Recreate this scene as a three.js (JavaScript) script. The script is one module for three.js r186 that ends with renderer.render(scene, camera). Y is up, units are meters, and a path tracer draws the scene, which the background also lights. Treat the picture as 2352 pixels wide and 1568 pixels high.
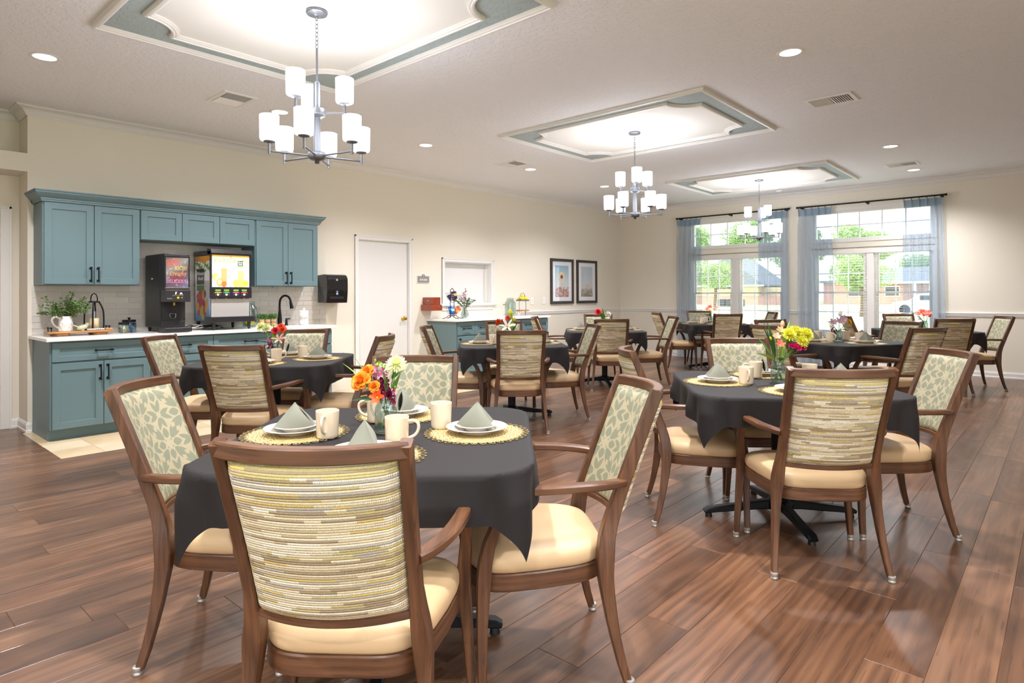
import * as THREE from 'three';
import { mergeGeometries, toCreasedNormals } from 'three/addons/utils/BufferGeometryUtils.js';
import { RoundedBoxGeometry } from 'three/addons/geometries/RoundedBoxGeometry.js';

// ---------------------------------------------------------------- camera, sky, sun, exposure
const scene = new THREE.Scene(), V3 = (x, y, z) => new THREE.Vector3(x, y, z);
const FOCAL = 1430.38, YAW = 0.728957;
const camera = new THREE.PerspectiveCamera(2 * Math.atan(784 / FOCAL) * 180 / Math.PI, 1.5, 0.05, 400);
camera.rotation.order = 'YXZ';
camera.position.set(7.2607, 1.27, 11.6559);
camera.rotation.set(0.0067523, YAW, -0.0046665);
camera.setViewOffset(2352, 1568, 0, 118.11, 2352, 1568);          // rising-front lens: verticals stay vertical
camera.updateProjectionMatrix();
const renderer = new THREE.WebGLRenderer({ antialias: true });
renderer.toneMapping = THREE.LinearToneMapping;
renderer.toneMappingExposure = .95;
renderer.shadowMap.enabled = true;
scene.background = new THREE.Color(0.86, 0.94, 1.0);
scene.backgroundIntensity = 4.6;
const sun = new THREE.DirectionalLight(0xfff6e8, 4.5);
sun.position.set(-26, 33, -8); sun.target.position.set(0, 0, -20);
sun.castShadow = true; sun.shadow.radius = 2;
Object.assign(sun.shadow.camera, { left: -45, right: 45, top: 45, bottom: -45, near: 1, far: 110 });
scene.add(sun, sun.target);
sun.name = 'sun';
const EYE = V3(7.2607, 1.27, 11.6559);                               // where the photograph was taken: the pixel notes below are read from here
const LAMP = .36, DOWN = 30;

// ---------------------------------------------------------------- helpers
const V = (x, y, z) => new THREE.Vector3(x, y, z);
const PI = Math.PI, D2R = PI / 180, lerp = (a, b, t) => a + (b - a) * t, clamp = (v, a, b) => Math.min(b, Math.max(a, v));
const smooth = (t) => { t = clamp(t, 0, 1); return t * t * (3 - 2 * t); };
function rng(seed) { let s = seed >>> 0; return () => { s = (s + 0x6D2B79F5) >>> 0; let t = s; t = Math.imul(t ^ (t >>> 15), t | 1); t ^= t + Math.imul(t ^ (t >>> 7), t | 61); return ((t ^ (t >>> 14)) >>> 0) / 4294967296; }; }
function hash2(x, y, s) { let h = Math.imul(x, 374761393) ^ Math.imul(y, 668265263) ^ Math.imul(s, 2246822519); h = Math.imul(h ^ (h >>> 13), 1274126177); return ((h ^ (h >>> 16)) >>> 0) / 4294967296; }
function vnoise(x, y, px, py, s) {                                     // value noise that repeats every px, py cells
  const xi = Math.floor(x), yi = Math.floor(y), fx = smooth(x - xi), fy = smooth(y - yi);
  const m = (a, n) => ((a % n) + n) % n;
  const a = hash2(m(xi, px), m(yi, py), s), b = hash2(m(xi + 1, px), m(yi, py), s), c = hash2(m(xi, px), m(yi + 1, py), s), d = hash2(m(xi + 1, px), m(yi + 1, py), s);
  return lerp(lerp(a, b, fx), lerp(c, d, fx), fy);
}
function fbm(u, v, px, py, s, oct = 4) { let a = 0, w = .5, t = 0; for (let i = 0; i < oct; i++) { a += w * vnoise(u * px, v * py, px, py, s + i); t += w; w *= .5; px *= 2; py *= 2; } return a / t; }
function texData(n, m, fn, srgb = true) {
  const d = new Uint8Array(n * m * 4);
  for (let j = 0; j < m; j++) for (let i = 0; i < n; i++) { const c = fn(i / n, j / m, i, j), k = (j * n + i) * 4; d[k] = clamp(c[0], 0, 255); d[k + 1] = clamp(c[1], 0, 255); d[k + 2] = clamp(c[2], 0, 255); d[k + 3] = 255; }
  const t = new THREE.DataTexture(d, n, m); t.magFilter = THREE.LinearFilter; t.minFilter = THREE.LinearMipmapLinearFilter; t.generateMipmaps = true;
  t.wrapS = t.wrapT = THREE.RepeatWrapping; if (srgb) t.colorSpace = THREE.SRGBColorSpace; t.needsUpdate = true; return t;
}
function texCanvas(w, h, draw) {
  const c = document.createElement('canvas'); c.width = w; c.height = h; draw(c.getContext('2d'), w, h);
  const t = new THREE.CanvasTexture(c); t.colorSpace = THREE.SRGBColorSpace; t.wrapS = t.wrapT = THREE.RepeatWrapping; return t;
}
const grey = (v) => [v, v, v];
const std = (o) => new THREE.MeshStandardMaterial({ roughness: .6, ...o });
const phys = (o) => new THREE.MeshPhysicalMaterial({ roughness: .6, ...o });
const DS = { side: THREE.DoubleSide };

// geometry
const T = (g, x, y, z) => g.translate(x, y, z);
const box = (w, h, d, x = 0, y = 0, z = 0) => new THREE.BoxGeometry(w, h, d).translate(x, y, z);
const span = (x0, x1, y0, y1, z0, z1) => box(x1 - x0, y1 - y0, z1 - z0, (x0 + x1) / 2, (y0 + y1) / 2, (z0 + z1) / 2);
const rbox = (w, h, d, r, x = 0, y = 0, z = 0, seg = 2) => new RoundedBoxGeometry(w, h, d, seg, r).translate(x, y, z);
const rspan = (x0, x1, y0, y1, z0, z1, r) => rbox(x1 - x0, y1 - y0, z1 - z0, r, (x0 + x1) / 2, (y0 + y1) / 2, (z0 + z1) / 2);
const cyl = (r0, r1, h, x = 0, y = 0, z = 0, n = 20) => new THREE.CylinderGeometry(r1, r0, h, n).translate(x, y + h / 2, z);   // r0 at the bottom, base at y
const lathe = (pts, n = 32) => new THREE.LatheGeometry(pts.map((p) => new THREE.Vector2(p[0], p[1])), n);
const tube = (pts, r, n = 24, m = 8, closed = false) => new THREE.TubeGeometry(new THREE.CatmullRomCurve3(pts.map((p) => (p.isVector3 ? p : V(...p))), closed), n, r, m, closed);
const ball = (r, x = 0, y = 0, z = 0, n = 14, m = 10) => new THREE.SphereGeometry(r, n, m).translate(x, y, z);
function flat(g) { let q = g.index ? g.toNonIndexed() : g; for (const k of Object.keys(q.attributes)) if (!['position', 'normal', 'uv'].includes(k)) q.deleteAttribute(k); if (!q.attributes.normal) q.computeVertexNormals(); if (!q.attributes.uv) q.setAttribute('uv', new THREE.BufferAttribute(new Float32Array(q.attributes.position.count * 2), 2)); return q; }
const merge = (a) => (Array.isArray(a) ? (a.length === 1 ? a[0] : mergeGeometries(a.map(flat))) : a);
function uvBox(g, axis = 'y', size = 1, off = [0, 0]) {                 // uv in metres/size, v along the axis (the grain)
  g = flat(merge(g)); const p = g.attributes.position, n = g.attributes.normal, uv = new Float32Array(p.count * 2);
  const k = 'xyz'.indexOf(axis), o = [0, 1, 2].filter((i) => i !== k);
  for (let i = 0; i < p.count; i += 3) {
    const N = [0, 0, 0]; for (let j = 0; j < 3; j++) { N[0] += Math.abs(n.getX(i + j)); N[1] += Math.abs(n.getY(i + j)); N[2] += Math.abs(n.getZ(i + j)); }
    const q = (N[o[0]] > N[o[1]]) ? o[1] : o[0], end = N[k] > N[o[0]] && N[k] > N[o[1]];
    for (let j = 0; j < 3; j++) { const c = [p.getX(i + j), p.getY(i + j), p.getZ(i + j)]; uv[(i + j) * 2] = (end ? c[o[0]] : c[q]) / size + off[0]; uv[(i + j) * 2 + 1] = (end ? c[o[1]] : c[k]) / size + off[1]; }
  }
  g.setAttribute('uv', new THREE.BufferAttribute(uv, 2)); return g;
}
function loft(rings, { caps = true, crease = .6, close = true } = {}) {
  const n = rings[0].length, pos = [], idx = [];
  for (const r of rings) for (const p of r) pos.push(p.x, p.y, p.z);
  const m = close ? n : n - 1;
  for (let i = 0; i < rings.length - 1; i++) for (let j = 0; j < m; j++) { const a = i * n + j, b = i * n + (j + 1) % n, c = a + n, d = b + n; idx.push(a, b, d, a, d, c); }
  if (caps) for (const [k, flip] of [[0, true], [rings.length - 1, false]]) {
    const c = V(0, 0, 0); rings[k].forEach((p) => c.add(p)); c.divideScalar(n); const ci = pos.length / 3; pos.push(c.x, c.y, c.z);
    for (let j = 0; j < n; j++) { const a = k * n + j, b = k * n + (j + 1) % n; flip ? idx.push(ci, b, a) : idx.push(ci, a, b); }
  }
  const g = new THREE.BufferGeometry(); g.setAttribute('position', new THREE.Float32BufferAttribute(pos, 3)); g.setIndex(idx);
  return toCreasedNormals(g, crease);
}
const sect = (w, h, c) => [[w - c, -h], [w, -h + c], [w, h - c], [w - c, h], [-w + c, h], [-w, h - c], [-w, -h + c], [-w + c, -h]];   // chamfered rectangle, half sizes
function sweep(pts, sec, up, crease = .6, turn = null) {                // sec(i, t) -> outline [[a, b]..]; a along up x tangent, b along up
  const P = pts.map((p) => (p.isVector3 ? p : V(...p))), rings = [];
  P.forEach((p, i) => {
    const t = V(0, 0, 0); if (i) t.add(p.clone().sub(P[i - 1]).normalize()); if (i < P.length - 1) t.add(P[i + 1].clone().sub(p).normalize()); t.normalize();
    const u = (typeof up === 'function' ? up(i) : up).clone(), s = u.clone().cross(t).normalize(), w = t.clone().cross(s).normalize();
    rings.push(sec(i, i / (P.length - 1)).map(([a, b]) => p.clone().addScaledVector(s, a).addScaledVector(w, b)));
  });
  return loft(rings, { crease });
}
function curve(pts, n) { return new THREE.CatmullRomCurve3(pts.map((p) => V(...p))).getPoints(n); }
function grid(nu, nv, fn, uvs = (u, v) => [u, v]) {                     // fn(u, v) -> Vector3
  const pos = [], uv = [], idx = [];
  for (let j = 0; j <= nv; j++) for (let i = 0; i <= nu; i++) { const u = i / nu, v = j / nv, p = fn(u, v); pos.push(p.x, p.y, p.z); uv.push(...uvs(u, v)); }
  for (let j = 0; j < nv; j++) for (let i = 0; i < nu; i++) { const a = j * (nu + 1) + i, b = a + 1, c = a + nu + 1, d = c + 1; idx.push(a, b, d, a, d, c); }
  const g = new THREE.BufferGeometry(); g.setAttribute('position', new THREE.Float32BufferAttribute(pos, 3)); g.setAttribute('uv', new THREE.Float32BufferAttribute(uv, 2)); g.setIndex(idx); g.computeVertexNormals(); return g;
}
// names, things, parts
const taken = new Map();
function numbered(name) { const k = taken.get(name) ?? 0; taken.set(name, k + 1); return k ? name + '_' + String(k).padStart(3, '0') : name; }
function tag(o, label, category, group) { Object.assign(o.userData, { label, category }); if (group) o.userData.group = group; return o; }
function obj(name, geos, m, parent = scene) {
  const o = new THREE.Mesh(merge(geos), m); o.castShadow = o.receiveShadow = true; o.name = parent === scene ? numbered(name) : name; parent.add(o); return o;
}
function thing(name, label, category, pos = [0, 0, 0], turn = 0, group) {
  const o = new THREE.Group(); o.name = numbered(name); o.position.set(...pos); o.rotation.y = turn; scene.add(o); return tag(o, label, category, group);
}
function struct(name, geos, m) { const o = obj(name, geos, m); o.userData.kind = 'structure'; return o; }
function structGroup(name, pos = [0, 0, 0]) { const o = new THREE.Group(); o.name = numbered(name); o.position.set(...pos); o.userData.kind = 'structure'; scene.add(o); return o; }
function copy(src, label, pos, turn = 0, group) {
  const base = src.name.replace(/_\d{3}$/, ''), o = src.clone(); o.name = numbered(base); o.userData = { ...src.userData }; o.position.set(...pos); o.rotation.set(0, turn, 0); scene.add(o);
  if (label) o.userData.label = label; if (group) o.userData.group = group; return o;
}

// ---------------------------------------------------------------- textures and materials
function woodTex(dark, mid, light, seed, n = 1024, rings = 9) {
  return texData(n, n, (u, v) => {
    const w = fbm(u, v, 5, 1, seed, 2), w2 = fbm(u, v, 8, 2, seed + 20, 3);
    const ring = .5 + .5 * Math.sin(2 * PI * (rings * (w + .18 * w2) + 3 * u));
    const streak = fbm(u, v, 48, 2, seed + 40, 4), pore = vnoise(u * 256, v * 10, 256, 10, seed + 60), broad = fbm(u, v, 6, 2, seed + 80, 3);
    let t = .1 + .2 * ring * (.35 + .65 * w2) + .62 * (streak - .2) + .4 * (broad - .5);
    t -= pore > .84 ? .16 : 0;
    const A = t < .5 ? dark : mid, B = t < .5 ? mid : light, k = clamp(t < .5 ? t * 2 : t * 2 - 1, 0, 1);
    return [lerp(A[0], B[0], k), lerp(A[1], B[1], k), lerp(A[2], B[2], k)];
  });
}
const floorTex = woodTex([74, 51, 38], [128, 94, 71], [180, 144, 115], 11, 1024, 11);
const chairTex = woodTex([62, 38, 24], [108, 71, 46], [150, 106, 74], 77, 512, 7);
const lightWoodTex = woodTex([150, 100, 56], [190, 140, 88], [216, 174, 122], 131, 256, 5);
const plasterBump = texData(256, 256, (u, v) => grey(128 + 60 * (fbm(u, v, 40, 40, 5, 3) - .5)), false);
const ceilBump = texData(512, 512, (u, v) => { const a = fbm(u, v, 26, 26, 9, 3), b = fbm(u, v, 60, 60, 19, 2); return grey(255 * smooth((a - .46) * 9) * (.75 + .25 * b)); }, false);
const weaveBump = texData(128, 128, (u, v) => grey(128 + 90 * Math.sin(u * 2 * PI * 32) * Math.sin(v * 2 * PI * 32)), false);
const leatherBump = texData(256, 256, (u, v) => grey(255 * fbm(u, v, 36, 36, 33, 4)), false);
const tx = (t, r) => { const q = t.clone(); q.repeat.set(r, r); q.needsUpdate = true; return q; };
const M = {
  wall: std({ color: 0xe6dece, roughness: .75, bumpMap: tx(plasterBump, 2), bumpScale: .0012 }),
  ceiling: std({ color: 0xe9eaed, roughness: .85, bumpMap: tx(ceilBump, 1.4), bumpScale: .002 }),
  ceilingPanel: std({ color: 0xeae9e2, roughness: .85, bumpMap: tx(plasterBump, 3), bumpScale: .0008 }),
  ceilingBand: std({ color: 0xa6b4b4, roughness: .85, bumpMap: tx(ceilBump, 1.4), bumpScale: .002 }),
  trim: std({ color: 0xe4e1dc, roughness: .42 }),
  door: std({ color: 0xdedbd7, roughness: .38 }),
  teal: std({ color: 0x637b7f, roughness: .42, bumpMap: tx(plasterBump, 4), bumpScale: .0002 }),
  quartz: phys({ color: 0xf1ece6, roughness: .22 }),
  black: std({ color: 0x141315, roughness: .45 }),
  blackMetal: std({ color: 0x1a191b, roughness: .38, metalness: .6 }),
  iron: std({ color: 0x16181c, roughness: .5, metalness: .3 }),
  nickel: std({ color: 0x7f8288, roughness: .38, metalness: .75 }),
  steel: std({ color: 0xc9c9c7, roughness: .3, metalness: .9 }),
  brass: std({ color: 0xc8a04c, roughness: .22, metalness: 1 }),
  chrome: std({ color: 0xd8d8d8, roughness: .16, metalness: 1 }),
  white: phys({ color: 0xf2efe9, roughness: .3 }),
  china: phys({ color: 0xe2dace, roughness: .18, clearcoat: .6, clearcoatRoughness: .1 }),
  mug: phys({ color: 0xdccab0, roughness: .22, clearcoat: .5, clearcoatRoughness: .12 }),
  glass: phys({ color: 0xffffff, roughness: .02, transmission: 1, thickness: 0, ior: 1.5, ...DS }),
  jarGlass: phys({ color: 0xe6eeed, roughness: .03, transmission: 1, thickness: 0, ior: 1.8, ...DS }),
  water: phys({ color: 0xffffff, roughness: .01, transmission: 1, thickness: 0, ior: 1.33, ...DS }),
  glide: phys({ color: 0xb9b4ac, roughness: .22, metalness: .5 }),
  wood: std({ map: chairTex, roughness: .36, color: 0xffffff }),
  seat: std({ color: 0xcfae84, roughness: .5, bumpMap: tx(leatherBump, 6), bumpScale: .0005 }),
  cloth: phys({ color: 0x140e0d, roughness: .78, bumpMap: tx(weaveBump, 14), bumpScale: .00015, sheen: .22, sheenRoughness: .5, sheenColor: new THREE.Color(0x584a4a), ...DS }),
  napkin: phys({ color: 0x7d7d6f, roughness: .85, sheen: .3, sheenRoughness: .5, ...DS }),
  leaf: phys({ color: 0x4f7a2a, roughness: .55, transmission: .15, thickness: 0, ...DS }),
  leafDark: phys({ color: 0x2e5520, roughness: .5, transmission: .1, thickness: 0, ...DS }),
  leafOlive: phys({ color: 0x567a38, roughness: .55, transmission: .1, thickness: 0, ...DS }),
  leafLime: phys({ color: 0x93b53c, roughness: .55, transmission: .15, thickness: 0, ...DS }),
  leafSage: phys({ color: 0x6f8a6a, roughness: .6, transmission: .1, thickness: 0, ...DS }),
  stem: std({ color: 0x5b7d34, roughness: .6 }),
  brownStem: std({ color: 0x6a4a36, roughness: .7 }),
  lightWood: std({ map: lightWoodTex, roughness: .45 }),
};
// ---------------------------------------------------------------- the room shell
const RX = 8.6, RZ = 15.4, CH = 3.05, TZ0 = 3.25, TZ1 = 10.37, TX = 1.38;
{ // floor: wood planks along z, a strip of beige tiles by the cabinets
  const f = struct('floor', [span(-.6, RX + .2, -.2, -.006, -.2, RZ + .2)], std({ color: 0x3a2a20, roughness: .8 }));
  const W = .178, L = 1.22, geoms = [], mats = [], r = rng(4);
  for (let k = 0; k < 6; k++) {
    const c = .0016, w = W / 2 - .0002, l = L / 2 - .0002;
    const g = loft([[V(-w, -.006, -l), V(-w, -.006, l), V(w, -.006, l), V(w, -.006, -l)], [V(-w, -c, -l), V(-w, -c, l), V(w, -c, l), V(w, -c, -l)], [V(-w + c, 0, -l + c), V(-w + c, 0, l - c), V(w - c, 0, l - c), V(w - c, 0, -l + c)]].map((q) => q), { crease: .1 });
    geoms.push(uvBox(g, 'z', 1.3, [k * .171, k * .37]));
  }
  for (const c of [0xf2ece6, 0xdad2ca, 0xe8dcd0, 0xc8bcb2, 0xf4e8dc]) mats.push(phys({ map: floorTex, color: c, roughness: .33, clearcoat: .25, clearcoatRoughness: .22 }));
  const list = [];
  const F = V(-Math.sin(YAW), 0, -Math.cos(YAW)), Rt = V(Math.cos(YAW), 0, -Math.sin(YAW));
  const lay = (x0, n, z0, z1) => {
    for (let i = 0; i < n; i++) {
      const x = x0 + (i + .5) * W; let z = z0 - r() * L;
      while (z < z1) {
        const a = Math.max(z, z0), b = Math.min(z + L, z1); z += L; if (b - a < .05) continue;
        const p = V(x, 0, (a + b) / 2), d = p.clone().sub(EYE), q = d.dot(F), s = d.dot(Rt);
        const seen = q > -.2 && Math.abs(s) < .86 * q + 1.2 && x < RX;
        list.push({ x, z: p.z, k: (b - a) / L, size: seen ? 1 / d.length() : 0, g: Math.floor(r() * 6), m: Math.floor(r() * 5), flip: r() < .5 });
      }
    }
  };
  lay(TX, Math.floor((RX - TX) / W), 0, RZ); lay(TX - W * 10, 2, 10.2, RZ); lay(TX - W * 8, 8, TZ1, RZ); lay(TX - W * 8, 8, 0, TZ0);
  list.sort((a, b) => b.size - a.size);
  const rest = [[], [], [], [], []];
  list.forEach((p, i) => {
    if (i < 300) { const o = obj('plank', geoms[p.g], mats[p.m], f); o.position.set(p.x, 0, p.z); o.scale.z = p.k; if (p.flip) o.rotation.y = PI; }
    else rest[p.m].push(flat(geoms[p.g].clone()).scale(1, 1, p.k).rotateY(p.flip ? PI : 0).translate(p.x, 0, p.z));
  });
  rest.forEach((a, i) => { const o = obj('planks_beyond', a, mats[i], f); o.userData.kind = 'stuff'; });
  // tiles
  const tileTex = texData(256, 256, (u, v) => { const t = fbm(u, v, 4, 4, 91, 5); return [214 + 26 * (t - .5), 196 + 30 * (t - .5), 164 + 36 * (t - .5)]; });
  const grout = obj('grout', [span(0, TX, -.006, -.0022, TZ0, TZ1)], std({ color: 0xb69c78, roughness: .9 }), f);
  const tm = [0xffffff, 0xfaf3ea, 0xf3ece2].map((c) => phys({ map: tileTex, color: c, roughness: .3 }));
  const xs = [0, .06, .39, .72, 1.05, TX], zs = [TZ1]; for (let z = 10.07; z > TZ0; z -= .33) zs.push(z); zs.push(TZ0);
  const tr = rng(9);
  for (let i = 0; i < xs.length - 1; i++) for (let j = 0; j < zs.length - 1; j++) {
    const w = xs[i + 1] - xs[i] - .004, d = zs[j] - zs[j + 1] - .004; if (w < .05 || d < .05) continue;
    const o = obj('tile', uvBox(box(w, .006, d), 'z', .6, [tr(), tr()]), tm[Math.floor(tr() * 3)], f); o.position.set((xs[i] + xs[i + 1]) / 2, -.003, (zs[j] + zs[j + 1]) / 2);
  }
}
struct('ceiling', uvBox([span(-.75, RX + .2, CH, CH + .2, -.3, RZ + .3)], 'z', 1), M.ceiling);
const DZ0 = 5.80, DZ1 = 6.70, DH = 2.045, PZ0 = 4.063, PZ1 = 5.105, PY0 = 1.122, PY1 = 1.785, WE = 10.33;
struct('wall_left', uvBox([
  span(-.2, 0, 0, CH, -.2, PZ0), span(-.2, 0, 0, PY0, PZ0, PZ1), span(-.2, 0, PY1, CH, PZ0, PZ1), span(-.2, 0, 0, CH, PZ1, DZ0), span(-.2, 0, DH, CH, DZ0, DZ1), span(-.2, 0, 0, CH, DZ1, WE),
  span(-.36, -.2, 0, CH, WE - .15, WE),                                 // return into the recess
  span(-.36, 0, 2.44, 2.611, WE, 12.9),                                // header over the recess
  span(-.56, -.36, 0, CH, WE - .15, 10.475), span(-.56, -.36, 2.05, CH, 10.475, 11.39), span(-.56, -.36, 0, CH, 11.39, 12.9)], 'y', 1), M.wall);
// back wall with two window openings, each a transom over a pair of sashes
const WIN = [[1.66, 3.42], [3.935, 5.695]], TY0 = 2.16, TY1 = 2.67, LY0 = .56, LY1 = 1.985;
{
  const g = []; let x = -.2;
  for (const [a, b] of WIN) { g.push(span(x, a, 0, CH, -.16, 0), span(a, b, 0, LY0, -.16, 0), span(a, b, LY1, TY0, -.16, 0), span(a, b, TY1, CH, -.16, 0)); x = b; }
  g.push(span(x, RX + .2, 0, CH, -.16, 0)); struct('wall_back', uvBox(g, 'y', 1), M.wall);
}
{ // side windows out of frame: their daylight falls on the chair backs that face the viewer
  const g = [], ws = [[9.9, 12.1], [12.5, 14.7]]; let z = 0;
  for (const [a, b] of ws) { g.push(span(RX, RX + .16, 0, CH, z, a), span(RX, RX + .16, 0, .45, a, b), span(RX, RX + .16, 2.75, CH, a, b)); z = b; }
  g.push(span(RX, RX + .16, 0, CH, z, RZ + .16)); struct('wall_right', uvBox(g, 'y', 1), M.wall);
  ws.forEach(([a, b], i) => { const w = structGroup('window_' + (i + 5)), x0 = RX + .04, x1 = RX + .12; obj('frame', [span(x0, x1, 2.7, 2.75, a, b), span(x0, x1, .45, .5, a, b), span(x0, x1, .5, 2.7, a, a + .05), span(x0, x1, .5, 2.7, b - .05, b), span(x0, x1, .5, 2.7, (a + b) / 2 - .03, (a + b) / 2 + .03), span(x0, x1, 2, 2.05, a, b)], M.trim, w); obj('glass', [span(RX + .078, RX + .082, .5, 2.7, a + .05, b - .05)], M.glass, w); });
}
struct('wall_side', uvBox([span(-.56, 4.6, 0, CH, 12.9, 13.05), span(4.45, 4.6, 0, CH, 13.05, RZ + .16)], 'y', 1), M.wall);   // the room narrows behind the viewer
{ // the wall behind the viewer has a wide window of its own
  const g = [], ws = [[5.3, 8.0]]; let x = 4.6;
  for (const [a, b] of ws) { g.push(span(x, a, 0, CH, RZ, RZ + .16), span(a, b, 0, .45, RZ, RZ + .16), span(a, b, 2.75, CH, RZ, RZ + .16)); x = b; }
  g.push(span(x, RX, 0, CH, RZ, RZ + .16)); struct('wall_front', uvBox(g, 'y', 1), M.wall);
  ws.forEach(([a, b], i) => { const w = structGroup('window_' + (i + 4)); obj('frame', [span(a, b, 2.7, 2.75, RZ + .04, RZ + .12), span(a, b, .45, .5, RZ + .04, RZ + .12), span(a, a + .05, .5, 2.7, RZ + .04, RZ + .12), span(b - .05, b, .5, 2.7, RZ + .04, RZ + .12), span((a + b) / 2 - .03, (a + b) / 2 + .03, .5, 2.7, RZ + .04, RZ + .12), span(a, b, 2.0, 2.05, RZ + .04, RZ + .12)], M.trim, w); obj('glass', [span(a + .05, b - .05, .5, 2.7, RZ + .078, RZ + .082)], M.glass, w); });
}

// mouldings: profile [out, up] swept along a wall
function profileAlong(prof, a, b, out, up = V(0, 1, 0), ma = 0, mb = 0) {   // ma, mb: mitre (shift along per unit out)
  const t = b.clone().sub(a).normalize();
  const ring = (p, m) => prof.map(([o, y]) => p.clone().addScaledVector(out, o).addScaledVector(up, y).addScaledVector(t, m * o));
  return loft([ring(a, ma), ring(b, mb)], { crease: .35 });
}
const crown = [[0, -.082], [.012, -.082], [.016, -.07], [.022, -.066], [.03, -.05], [.05, -.03], [.078, -.018], [.09, -.014], [.094, -.004], [.105, -.002], [.105, 0], [0, 0]];
const X1 = V(1, 0, 0), Z1 = V(0, 0, 1);
struct('trim_1', [profileAlong(crown, V(0, CH, 0), V(0, CH, WE), X1, undefined, 1, 1), profileAlong(crown, V(0, CH, WE), V(-.36, CH, WE), Z1, undefined, -1, -1), profileAlong(crown, V(-.36, CH, WE), V(-.36, CH, 12.9), X1, undefined, 1, 0)], M.trim);
struct('trim_2', [profileAlong(crown, V(0, CH, 0), V(RX, CH, 0), Z1, undefined, 1, -1)], M.trim);
const rail = [[0, .895], [.008, .895], [.014, .902], [.014, .916], [.02, .922], [.02, .938], [.026, .944], [.026, .956], [.02, .962], [0, .962]];
struct('trim_3', [profileAlong(rail, V(0, 0, 0), V(0, 0, 3.3), X1, undefined, 1, 0)], M.trim);
struct('trim_4', [profileAlong(rail, V(0, 0, 0), V(WIN[0][0] - .06, 0, 0), Z1, undefined, 1, 0), profileAlong(rail, V(WIN[0][1] + .06, 0, 0), V(WIN[1][0] - .06, 0, 0), Z1), profileAlong(rail, V(WIN[1][1] + .06, 0, 0), V(RX, 0, 0), Z1)], M.trim);
const basep = [[0, 0], [.018, 0], [.018, .018], [.013, .024], [.013, .07], [.009, .08], [.006, .092], [0, .092]];
struct('baseboard_back', [profileAlong(basep, V(0, 0, 0), V(RX, 0, 0), Z1, undefined, 1, 0)], M.trim);
struct('baseboard_left', [profileAlong(basep, V(0, 0, 0), V(0, 0, 3.3), X1, undefined, 1, 0), profileAlong(basep, V(0, 0, 10.3), V(0, 0, WE), X1, undefined, 0, 1), profileAlong(basep, V(0, 0, WE), V(-.36, 0, WE), Z1, undefined, -1, -1), profileAlong(basep, V(-.36, 0, WE), V(-.36, 0, 10.39), X1, undefined, 1, 0)], M.trim);

// the three ceiling frames: moulding, blue-grey band, inner moulding with scooped corners, white field
function roundedFrame(pts, prof, inward = 1) {                          // closed loop in the ceiling plane, profile hangs down
  const n = pts.length, rings = [];
  for (let i = 0; i < n; i++) {
    const p = pts[i], a = pts[(i + n - 1) % n], b = pts[(i + 1) % n];
    const t0 = p.clone().sub(a).normalize(), t1 = b.clone().sub(p).normalize(), n0 = V(-t0.z, 0, t0.x), n1 = V(-t1.z, 0, t1.x), m = n0.clone().add(n1).normalize(); m.divideScalar(Math.max(.35, m.dot(n0)));
    rings.push(prof.map(([o, y]) => p.clone().addScaledVector(m, o * inward).add(V(0, y, 0))));
  }
  rings.push(rings[0].map((p) => p.clone())); return loft(rings, { caps: false, crease: .5 });
}
const frameProf = [[0, .002], [0, -.018], [.008, -.03], [.02, -.032], [.026, -.024], [.036, -.024], [.044, -.016], [.052, -.012], [.052, .002]];
const TRAYS = [[2.51, 4.93, 8.63, 10.46], [2.51, 4.93, 4.745, 6.56], [2.47, 4.86, .86, 2.61]];
TRAYS.forEach(([x0, x1, z0, z1]) => {
  const g = structGroup('trim_' + (5 + TRAYS.findIndex((t) => t[2] === z0)), [0, CH, 0]);
  obj('outer_moulding', roundedFrame([V(x0, 0, z0), V(x1, 0, z0), V(x1, 0, z1), V(x0, 0, z1)], frameProf), M.trim, g);
  const i0 = x0 + .2, i1 = x1 - .2, k0 = z0 + .17, k1 = z1 - .17, R = .235, loop = [];
  const scoop = (cx, cz, a0, a1) => { for (let i = 0; i <= 14; i++) { const a = lerp(a0, a1, i / 14); loop.push(V(cx + R * Math.cos(a), 0, cz + R * Math.sin(a))); } };
  scoop(i0, k0, PI / 2, 0); scoop(i1, k0, PI, PI / 2); scoop(i1, k1, 1.5 * PI, PI); scoop(i0, k1, 0, -PI / 2);
  obj('inner_moulding', roundedFrame(loop, frameProf), M.trim, g);
  const outer = new THREE.Shape([new THREE.Vector2(x0 + .03, z0 + .03), new THREE.Vector2(x1 - .03, z0 + .03), new THREE.Vector2(x1 - .03, z1 - .03), new THREE.Vector2(x0 + .03, z1 - .03)]);
  outer.holes.push(new THREE.Path(loop.map((p) => new THREE.Vector2(p.x, p.z))));
  const band = new THREE.ExtrudeGeometry(outer, { depth: .003, bevelEnabled: false }).rotateX(PI / 2); obj('painted_band', uvBox(band, 'z', 1), M.ceilingBand, g);
  const fld = new THREE.ExtrudeGeometry(new THREE.Shape(loop.map((p) => new THREE.Vector2(p.x, p.z))), { depth: .003, bevelEnabled: false }).rotateX(PI / 2); obj('painted_field', uvBox(fld, 'z', 1), M.ceilingPanel, g);
});

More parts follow.
